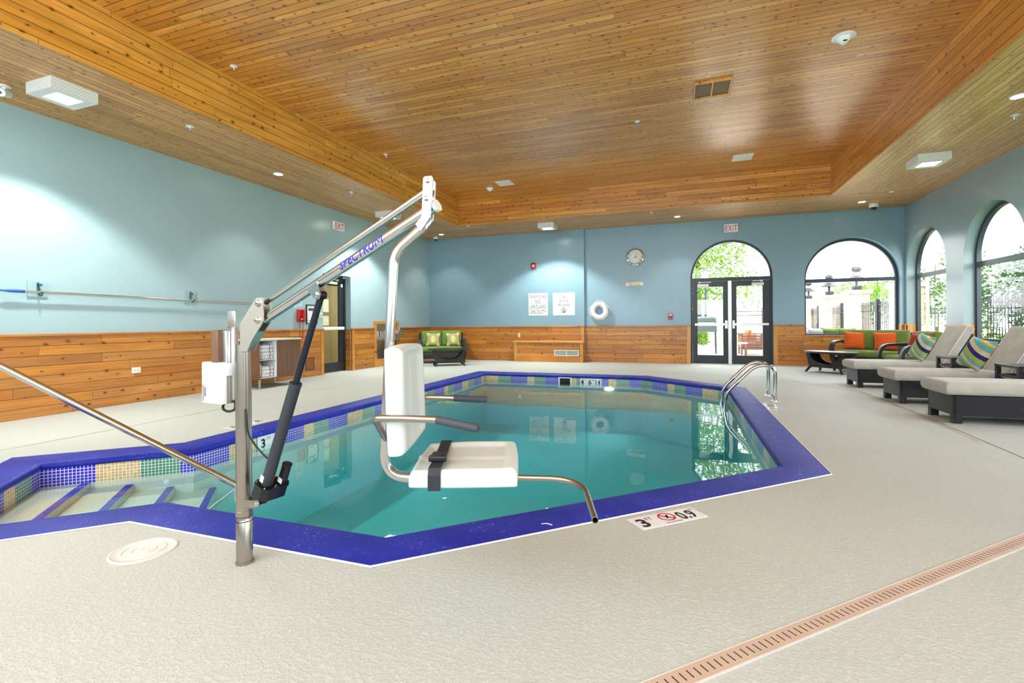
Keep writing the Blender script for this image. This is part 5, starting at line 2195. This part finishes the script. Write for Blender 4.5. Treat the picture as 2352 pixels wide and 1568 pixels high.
mb.lathe([(.055, 0), (.055, -.012), (.02, -.018)], seg=20)
mb.tube([(0, 0, -.01), (0, 0, -.05), (.02, -.02, -.07)], .014, 10)
mb.build('mount', M['white_p'], t)
mb = MB()
mb.cyl((-.05, .05, -.055), (.06, -.06, -.105), .043, seg=24)
cbd = mb.build('camera_body', M['white_p'], t)
mb = MB()
d_ = Vector((.11, -.11, -.05)).normalized()
mb.lathe([(.040, 0), (.040, .004), (.016, .005)], Vector((.06, -.06, -.105)), d_, 20)
mb.build('lens_ring', M['alu'], cbd)
mb = MB()
mb.lathe([(.017, 0), (.017, .007), (0, .009)], Vector((.06, -.06, -.105)), d_, 16)
mb.build('lens', M['smokedome'], cbd)

# ------------------------------------------------------------------ outside
mb = MB()
mb.box(XL - 6, 7.5, YB2 + .23, 26, -.15, -.012)
struct('ground_patio', mb, M['patio'])
mb = MB()
mb.box(-30, 45, YB2 + .24, 60, -.3, -.16)
mb.box(XR + .26, 45, -12, YB2 + .24, -.3, -.16)
struct('ground_lawn', mb, M['grass'])
mb = MB()
mb.box(XR + .25, 7.5, -4, YB2 + .23, -.15, -.012)
struct('ground_border', mb, M['grass'])


def pillar(loc, label, first=None):
    if first:
        return dup(first, loc, 0, label)
    t = thing('stone_pillar', label, 'pillar', loc, 0, 'stone fence pillars outside')
    mb = MB()
    mb.box(-.29, .29, -.29, .29, 0, 2.0)
    mb.build('pillar_shaft', M['stone'], t, smooth=False)
    mb = MB()
    mb.box(-.36, .36, -.36, .36, 2.0, 2.13, .02)
    mb.build('cap_stone', M['cap'], t, smooth=False)
    return t


PL = [(5.55, 18.94), (5.55, 22.07), (5.55, 25.3), (5.75, 15.75), (1.75, 25.2)]
LBL = ['tall buff stone pillar in the middle of the arched back window', 'buff stone pillar second along the fence in the back window', 'buff stone pillar at the left edge of the back window view', 'buff stone pillar half hidden by the right edge of the back window', 'buff stone pillar seen through the left door leaf']
pr_ = None
for (x, y), lb in zip(PL, LBL):
    q = pillar((x, y, 0), lb, pr_)
    pr_ = pr_ or q


def lantern(loc, label):
    t = thing('pillar_lamp', label, 'lamp', loc, 0, 'lamps on the stone pillars')
    mb = MB()
    mb.box(-.12, .12, -.12, .12, 0, .16, .01)
    mb.tube([(0, 0, .16), (0, 0, .34)], .04, 10)
    mb.build('lamp_base', M['iron'], t)
    mb = MB()
    mb.lathe([(.30, .34), (.28, .37), (.14, .46), (.11, .50)], seg=20)
    mb.build('lamp_hood', M['iron'], t)
    mb = MB()
    mb.tube([(.09, 0, .50), (.09, 0, .60)], .012, 6)
    mb.tube([(-.09, 0, .50), (-.09, 0, .60)], .012, 6)
    mb.lathe([(0, .60), (.10, .62), (.14, .70), (.12, .77), (.05, .82), (0, .83)], seg=18)
    mb.build('lamp_finial', M['iron'], t)
    return t


for (x, y), lb in list(zip(PL, ['black lamp on the tall pillar in the back window', 'black lamp on the second pillar in the back window', 'black lamp on the pillar at the left edge of the back window']))[:3]:
    lantern((x, y, 2.13), lb)


def fence(a, b, label):
    a, b = Vector(a), Vector(b)
    L_ = (b - a).length
    t = thing('iron_fence', label, 'fence', (a.x, a.y, 0), math.atan2(b.y - a.y, b.x - a.x), 'black iron fence panels')
    mb = MB()
    for z in (.12, 1.40, 1.58):
        mb.box(0, L_, -.02, .02, z, z + .04)
    mb.build('rails', M['iron'], t, smooth=False)
    mb = MB()
    n = int(L_ / .115)
    for k in range(1, n):
        x = L_ * k / n
        mb.box(x - .009, x + .009, -.009, .009, .12, 1.70)
    mb.build('pickets', M['iron'], t, smooth=False)
    mb = MB()
    n = int(L_ / .115)
    for k in range(n):
        x = L_ * (k + .5) / n
        mb.tube([(x + .04 * math.cos(q), 0, 1.51 + .04 * math.sin(q)) for q in [2 * PI * i / 8 for i in range(8)]], .007, 4, closed=True)
    mb.build('ring_ornament', M['iron'], t, smooth=False)
    for x in ((L_ * .5,) if L_ < 4 else (L_ * .33, L_ * .66)):
        mb = MB()
        mb.box(x - .05, x + .05, -.05, .05, 0, 1.72)
        mb.lathe([(.055, 1.72), (.06, 1.76), (.0, 1.80)], (x, 0, 0), seg=10)
        mb.build('fence_post', M['iron'], t, smooth=False)
    return t


fence((5.55, 21.69), (5.55, 19.32), 'black iron fence panel between the two nearest pillars in the back window')
fence((5.55, 24.92), (5.55, 22.45), 'black iron fence panel between the far pillars in the back window')
fence((5.55, 18.56), (5.70, 16.13), 'black iron fence panel at the right side of the back window')
fence((2.13, 25.2), (5.17, 25.2), 'black iron fence panel seen through the right door leaf')
fence((-6, 25.2), (1.37, 25.2), 'black iron fence panel seen through the left door leaf')
fence((7.4, 8.0), (7.4, 15.7), 'black iron fence before the greenery outside the right hand windows')


def leaves(mb, c, rad, n, size, r_):
    c = Vector(c)
    for _ in range(n):
        while True:
            p = Vector((r_.uniform(-1, 1), r_.uniform(-1, 1), r_.uniform(-1, 1)))
            if .25 < p.length < 1:
                break
        p = Vector((p.x * rad[0], p.y * rad[1], p.z * rad[2])) + c
        a = Vector((r_.uniform(-1, 1), r_.uniform(-1, 1), r_.uniform(-.6, .6))).normalized()
        b = a.cross(Vector((r_.uniform(-1, 1), r_.uniform(-1, 1), r_.uniform(-1, 1)))).normalized()
        s1, s2 = size * r_.uniform(.6, 1.2), size * r_.uniform(.3, .6)
        mb.face([p - a * s1, p + b * s2, p + a * s1, p - b * s2])


def tree(label, loc, h, crown_z, rad, n, size, mat, seed, clumps=7, nm='tree', cat='tree', grp='trees outside'):
    r_ = random.Random(seed)
    t = thing(nm, label, cat, loc, 0, grp)
    mb = MB()
    mb.tube([(0, 0, -.15), (.05, .02, h * .3), (-.02, .05, h * .6), (0, 0, h * .85)], [h * .022, h * .018, h * .012, h * .004], 8)
    for k in range(9):
        a = r_.uniform(0, 2 * PI)
        z0 = h * r_.uniform(.28, .55)
        rr = rad[0] * r_.uniform(.5, .9)
        mb.tube([(0, 0, z0), (rr * .5 * math.cos(a), rr * .5 * math.sin(a), z0 + h * .10), (rr * math.cos(a), rr * math.sin(a), z0 + h * r_.uniform(.14, .3))], [h * .005, h * .0035, h * .0015], 5)
    mb.build('trunk', M['bark'], t)
    mb = MB()
    for k in range(clumps):
        a = r_.uniform(0, 2 * PI)
        q = r_.uniform(.1, .75)
        cc = (rad[0] * q * math.cos(a), rad[1] * q * math.sin(a), crown_z + rad[2] * r_.uniform(-.7, .7))
        leaves(mb, cc, (rad[0] * .5, rad[1] * .5, rad[2] * .33), n // clumps, size, r_)
    mb.build('crown', M[mat], t, smooth=False)
    return t


tree('light green spreading tree behind the double doors', (1.0, 31.0, -.15), 8.4, 5.4, (5.6, 3.0, 3.5), 9000, .13, 'leaf1', 3, 26)
tree('bushy green tree behind the pillars in the back window', (9.9, 24.4, -.15), 4.2, 2.3, (1.7, 1.7, 1.4), 3000, .08, 'leaf2', 5, 10)
tree('low green tree behind the second pillar in the back window', (9.6, 29.6, -.15), 4.2, 2.2, (2.2, 2.0, 1.3), 2600, .09, 'leaf1', 6, 10)
tree('tall thin green tree right in the back window', (8.9, 19.9, -.15), 4.9, 2.5, (1.1, 1.05, 1.9), 2800, .07, 'leaf2', 7, 9)
for k, (x, y, h, cz, rd, n, m_, lab) in enumerate([
        (9.4, 14.5, 3.4, 1.7, (1.2, 1.05, 1.5), 4200, 'leaf2', 'leafy green tree outside the narrow far right window'),
        (9.4, 17.2, 3.8, 1.9, (1.2, 1.05, 1.6), 3400, 'leaf3', 'dark green tree beyond the corner outside the right window'),
        (9.4, 11.8, 3.5, 1.75, (1.2, 1.05, 1.6), 4600, 'leaf2', 'leafy green tree outside the second right hand window'),
        (9.4, 9.1, 4.1, 2.0, (1.2, 1.05, 1.9), 3400, 'leaf2', 'tall leafy tree outside the window above the middle lounger'),
        (9.4, 6.4, 3.2, 1.6, (1.2, 1.05, 1.5), 900, 'leaf3', 'dark green tree outside the window above the nearest lounger'),
        (13.6, 13.0, 3.9, 2.0, (1.8, 2.6, 1.7), 3000, 'leaf1', 'pale green tree far behind the right hand windows')]):
    tree(lab, (x, y, -.15), h, cz, rd, n, .085, m_, 20 + k, 15)
for k, (x, y) in enumerate([(6.7, 9.4), (6.7, 10.9), (6.7, 12.4), (6.7, 13.9)]):
    r_ = random.Random(50 + k)
    t = thing('shrub', '%s low green shrub from the near end before the fence outside the right windows' % ['first', 'second', 'third', 'fourth'][k], 'shrub', (x, y, -.02), 0, 'shrubs outside the right windows')
    mb = MB()
    leaves(mb, (0, 0, .42), (.45, .68, .42), 900, .05, r_)
    mb.build('foliage', M['leaf3' if k % 2 else 'leaf2'], t, smooth=False)
for k, (x, y) in enumerate([(.2, 24.3), (.95, 24.5)]):
    r_ = random.Random(60 + k)
    t = thing('shrub', ['yellow green shrub left of the two at the fence behind the doors', 'yellow green shrub right of the two at the fence behind the doors'][k], 'shrub', (x, y, -.02), 0, 'shrubs behind the doors')
    mb = MB()
    leaves(mb, (0, 0, .45), (.32, .34, .45), 700, .06, r_)
    mb.build('foliage', M['leaf1'], t, smooth=False)
# street lantern
t = thing('street_lantern', 'tall lantern on a post behind the left door leaf', 'street lamp', (1.2, 26.3, -.15))
mb = MB()
mb.tube([(0, 0, 0), (0, 0, 3.3)], [.07, .05], 10)
mb.build('lamp_post', M['iron'], t)
mb = MB()
mb.tube([(0, 0, 3.3), (0, 0, 3.8)], [.14, .24], 6)
mb.build('lantern_glass', M['lamwhite'], t, smooth=False)
mb = MB()
mb.tube([(0, 0, 3.8), (0, 0, 4.0)], [.28, .03], 6)
for k in range(6):
    a = PI / 3 * k
    mb.tube([(.145 * math.cos(a), .145 * math.sin(a), 3.3), (.245 * math.cos(a), .245 * math.sin(a), 3.8)], .014, 4)
mb.build('lantern_cage', M['iron'], t, smooth=False)
t = thing('flag_pole', 'slender pole standing outside the narrow far right window', 'pole', (6.8, 17.23, -.02))
mb = MB()
mb.tube([(0, 0, 0), (0, 0, 4.4)], [.05, .04], 10)
mb.lathe([(0, 4.4), (.06, 4.44), (0, 4.5)], seg=10)
mb.build('pole_shaft', M['brass'], t)
# grill
t = thing('barbecue_grill', 'dark lidded grill on thin legs seen through the left door leaf', 'grill', (.85, 18.3, -.012))
mb = MB()
mb.box(-.34, .34, -.25, .25, .78, 1.0, .02)
mb.build('fire_box', M['grillm'], t, smooth=False)
mb = MB()
mb.box(-.33, .33, -.24, .24, 1.0, 1.32, .08, 4)
ld_ = mb.build('lid', M['grillm'], t)
mb = MB()
mb.tube([(-.25, -.25, 1.1), (-.25, -.29, 1.1), (.25, -.29, 1.1), (.25, -.25, 1.1)], .012, 6)
mb.build('handle', M['alu'], ld_)
for x in (-.3, .3):
    mb = MB()
    for y in (-.2, .2):
        mb.tube([(x, y, .8), (x * 1.05, y * 1.2, 0)], .018, 6)
    mb.build('leg_frame', M['iron'], t)
# patio lounge chair
t = thing('patio_chair', 'slatted teak patio chair with pale cushions behind the right door leaf', 'patio chair', (2.32, 18.35, -.012))
mb = MB()
for y in (-.42, .38):
    for k in range(6):
        z = .18 + k * .085
        mb.box(-.38, .42, y, y + .03, z, z + .062)
    for x in (-.40, .38):
        mb.box(x, x + .06, y - .01, y + .045, 0, .72)
    mb.box(-.44, .46, y - .03, y + .06, .70, .735)
mb.box(-.38, .42, -.4, .4, .24, .28)
mb.prism([(.36, .28), (.42, .28), (.52, .92), (.46, .92)], (0, -.38, 0), (1, 0, 0), (0, 0, 1), (0, .76, 0))
mb.build('teak_frame', M['teak'], t, smooth=False)
mb = MB()
molded(mb, .76, .74, .16, .05, .05, None, 14, 14, Matrix.Translation((.0, 0, .28)))
mb.build('seat_cushion', M['grey_l'], t, ang=70)
mb = MB()
yv = Vector((.16, 0, 1)).normalized()
molded(mb, .74, .52, .16, .06, .07, None, 14, 14, frame_mtx((.36, 0, .70), (0, -1, 0), yv, Vector((0, -1, 0)).cross(yv)))
mb.build('back_cushion', M['grey_l'], t, ang=70)
throw('throw_pillow', 'orange pillow on the teak patio chair outside', .42, .14, 'orange', (2.16, 18.30, .44), R(-75), R(-16), R(5))
t = thing('patio_side_table', 'small teak side table beside the patio chair outside', 'side table', (1.86, 17.55, -.012))
mb = MB()
mb.box(-.2, .2, -.2, .2, .40, .44, .004)
mb.build('table_top', M['white_m'], t, smooth=False)
for x in (-.17, .17):
    for y in (-.17, .17):
        mb = MB()
        mb.box(x - .022, x + .022, y - .022, y + .022, 0, .40)
        mb.build('leg', M['teak'], t, smooth=False)
# patio sofa along the back window, cushions seen over the sill
t = thing('patio_sofa', 'patio sofa standing outside against the arched back window', 'sofa', (3.85, 14.85, -.012))
mb = MB()
mb.box(-.95, .95, -.40, .40, .08, .36, .02)
mb.box(-.95, .95, -.42, -.36, .36, .66, .01)
mb.build('sofa_frame', M['wicker'], t, smooth=False)
mb = MB()
molded(mb, 1.84, .70, .14, .03, .05, None, 20, 12, Matrix.Translation((0, .04, .36)))
mb.build('seat_cushion', M['cream_c'], t, ang=70)
for k, (x, m_, lab) in enumerate([(-.62, 'cream_c', 'first cream cushion at the left of the patio sofa outside the window'), (-.34, 'grey_l', 'pale grey cushion on the patio sofa outside the window'), (-.04, 'green', 'darker green cushion on the patio sofa outside the window'), (.27, 'green_l', 'lighter green cushion on the patio sofa outside the window')]):
    throw('throw_pillow', lab, .46, .19, m_, (3.74 + x * 1.1, 14.70, .487), R(4 - 3 * k), R(12), R(2))

# ------------------------------------------------------------------ light
w = bpy.data.worlds.new('bright_sky')
scn.world = w
w.use_nodes = True
nt = w.node_tree
nt.nodes.clear()
wo = nt.nodes.new('ShaderNodeOutputWorld')
bg = nt.nodes.new('ShaderNodeBackground')
tc = nt.nodes.new('ShaderNodeTexCoord')
nz = nt.nodes.new('ShaderNodeTexNoise')
nz.inputs['Scale'].default_value = 2.2
nz.inputs['Detail'].default_value = 4
cr = nt.nodes.new('ShaderNodeValToRGB')
cr.color_ramp.elements[0].position = .35
cr.color_ramp.elements[0].color = (.80, .88, 1, 1)
cr.color_ramp.elements[1].position = .6
cr.color_ramp.elements[1].color = (1, 1, 1, 1)
nt.links.new(tc.outputs['Generated'], nz.inputs['Vector'])
nt.links.new(nz.outputs['Fac'], cr.inputs[0])
nt.links.new(cr.outputs[0], bg.inputs['Color'])
bg.inputs['Strength'].default_value = 6.0
nt.links.new(bg.outputs[0], wo.inputs[0])
lamp('sun', 'SUN', (0, -10, 20), 3.0, (1, .97, .9), (R(48), 0, R(-28)), angle=R(6))

# box lights and downlights
for x, y, e in ((-6.53, 3.42, 440), (-6.62, 9.92, 480), (-3.38, 12.60, 460), (3.86, 9.72, 90)):
    lamp('box_light_lamp', 'SPOT', (x, y, ZC - .14), e, COOL, (0, 0, 0), spot_size=R(118), spot_blend=.35, shadow_soft_size=.11)
for x, y in cans:
    lamp('downlight_lamp', 'SPOT', (x, y, ZC - .02), 70, WARM, (0, 0, 0), spot_size=R(95), spot_blend=.5, shadow_soft_size=.06)
# added fill lamps behind the camera, in place of the unseen hall's light
lamp('hall_fill', 'AREA', (-1.6, -2.0, 3.6), 250, (.79, .92, 1), (R(38), 0, 0), shape='RECTANGLE', size=8.0, size_y=1.6)
lamp('hall_fill', 'AREA', (-5.8, -1.2, 3.5), 45, (.88, .95, 1), (R(30), 0, R(-10)), shape='RECTANGLE', size=2.5, size_y=2.5)
lamp('ceiling_fill', 'AREA', (-1.2, -2.6, 2.0), 420, (.86, .94, 1), (R(140), 0, 0), shape='RECTANGLE', size=8.0, size_y=1.4)  # added uplight that brightens the ceiling, no real fixture there
for x, y, rx, rz, e in ((-1.42, 10.0, 90, 180, 5), (.62, 6.4, 90, 90, 7), (-4.1, 7.2, 90, -90, 14), (-2.3, 2.32, 90, 0, 16), (-.46, 3.34, 90, 47, 20)):  # only the far one has a lamp; the others are added to brighten the water
    lamp('pool_fill', 'AREA', (x, y, -.72), e, (.95, 1, .98), (R(rx), 0, R(rz)), shape='RECTANGLE', size=1.0, size_y=.2)
lamp('corridor_lamp', 'POINT', (XL - 1.0, 9.6, 2.3), 40, WARM, shadow_soft_size=.2)

# ------------------------------------------------------------------ camera
cam = bpy.data.cameras.new('camera')
cam.sensor_fit = 'HORIZONTAL'
cam.sensor_width = 36.0
FPX, CY, YAW, ROLL = 1101.98, 742.678, .338, -.0079
cam.lens = FPX * 36.0 / 2352.0
cam.shift_x = 0.0
cam.shift_y = -(784.0 - CY) / 2352.0
cam.clip_start = .05
cam.clip_end = 200
co = bpy.data.objects.new('camera', cam)
COL.objects.link(co)
fw = Vector((-math.sin(YAW), math.cos(YAW), 0))
rt = Vector((math.cos(YAW), math.sin(YAW), 0))
up = Vector((0, 0, 1))
c_, s_ = math.cos(ROLL), math.sin(ROLL)
r2, u2 = rt * c_ + up * s_, rt * -s_ + up * c_
co.matrix_world = Matrix(((r2.x, u2.x, -fw.x, 0), (r2.y, u2.y, -fw.y, 0), (r2.z, u2.z, -fw.z, 1.12), (0, 0, 0, 1)))
scn.camera = co
scn.view_settings.view_transform = 'Standard'
scn.view_settings.look = 'None'
scn.view_settings.exposure = 0.35
scn.view_settings.gamma = 1.0
scn.cycles.max_bounces = 8
scn.cycles.transparent_max_bounces = 12
scn.cycles.sample_clamp_indirect = 6.0
scn.cycles.caustics_reflective = False
scn.cycles.caustics_refractive = False
scn.cycles.use_denoising = True
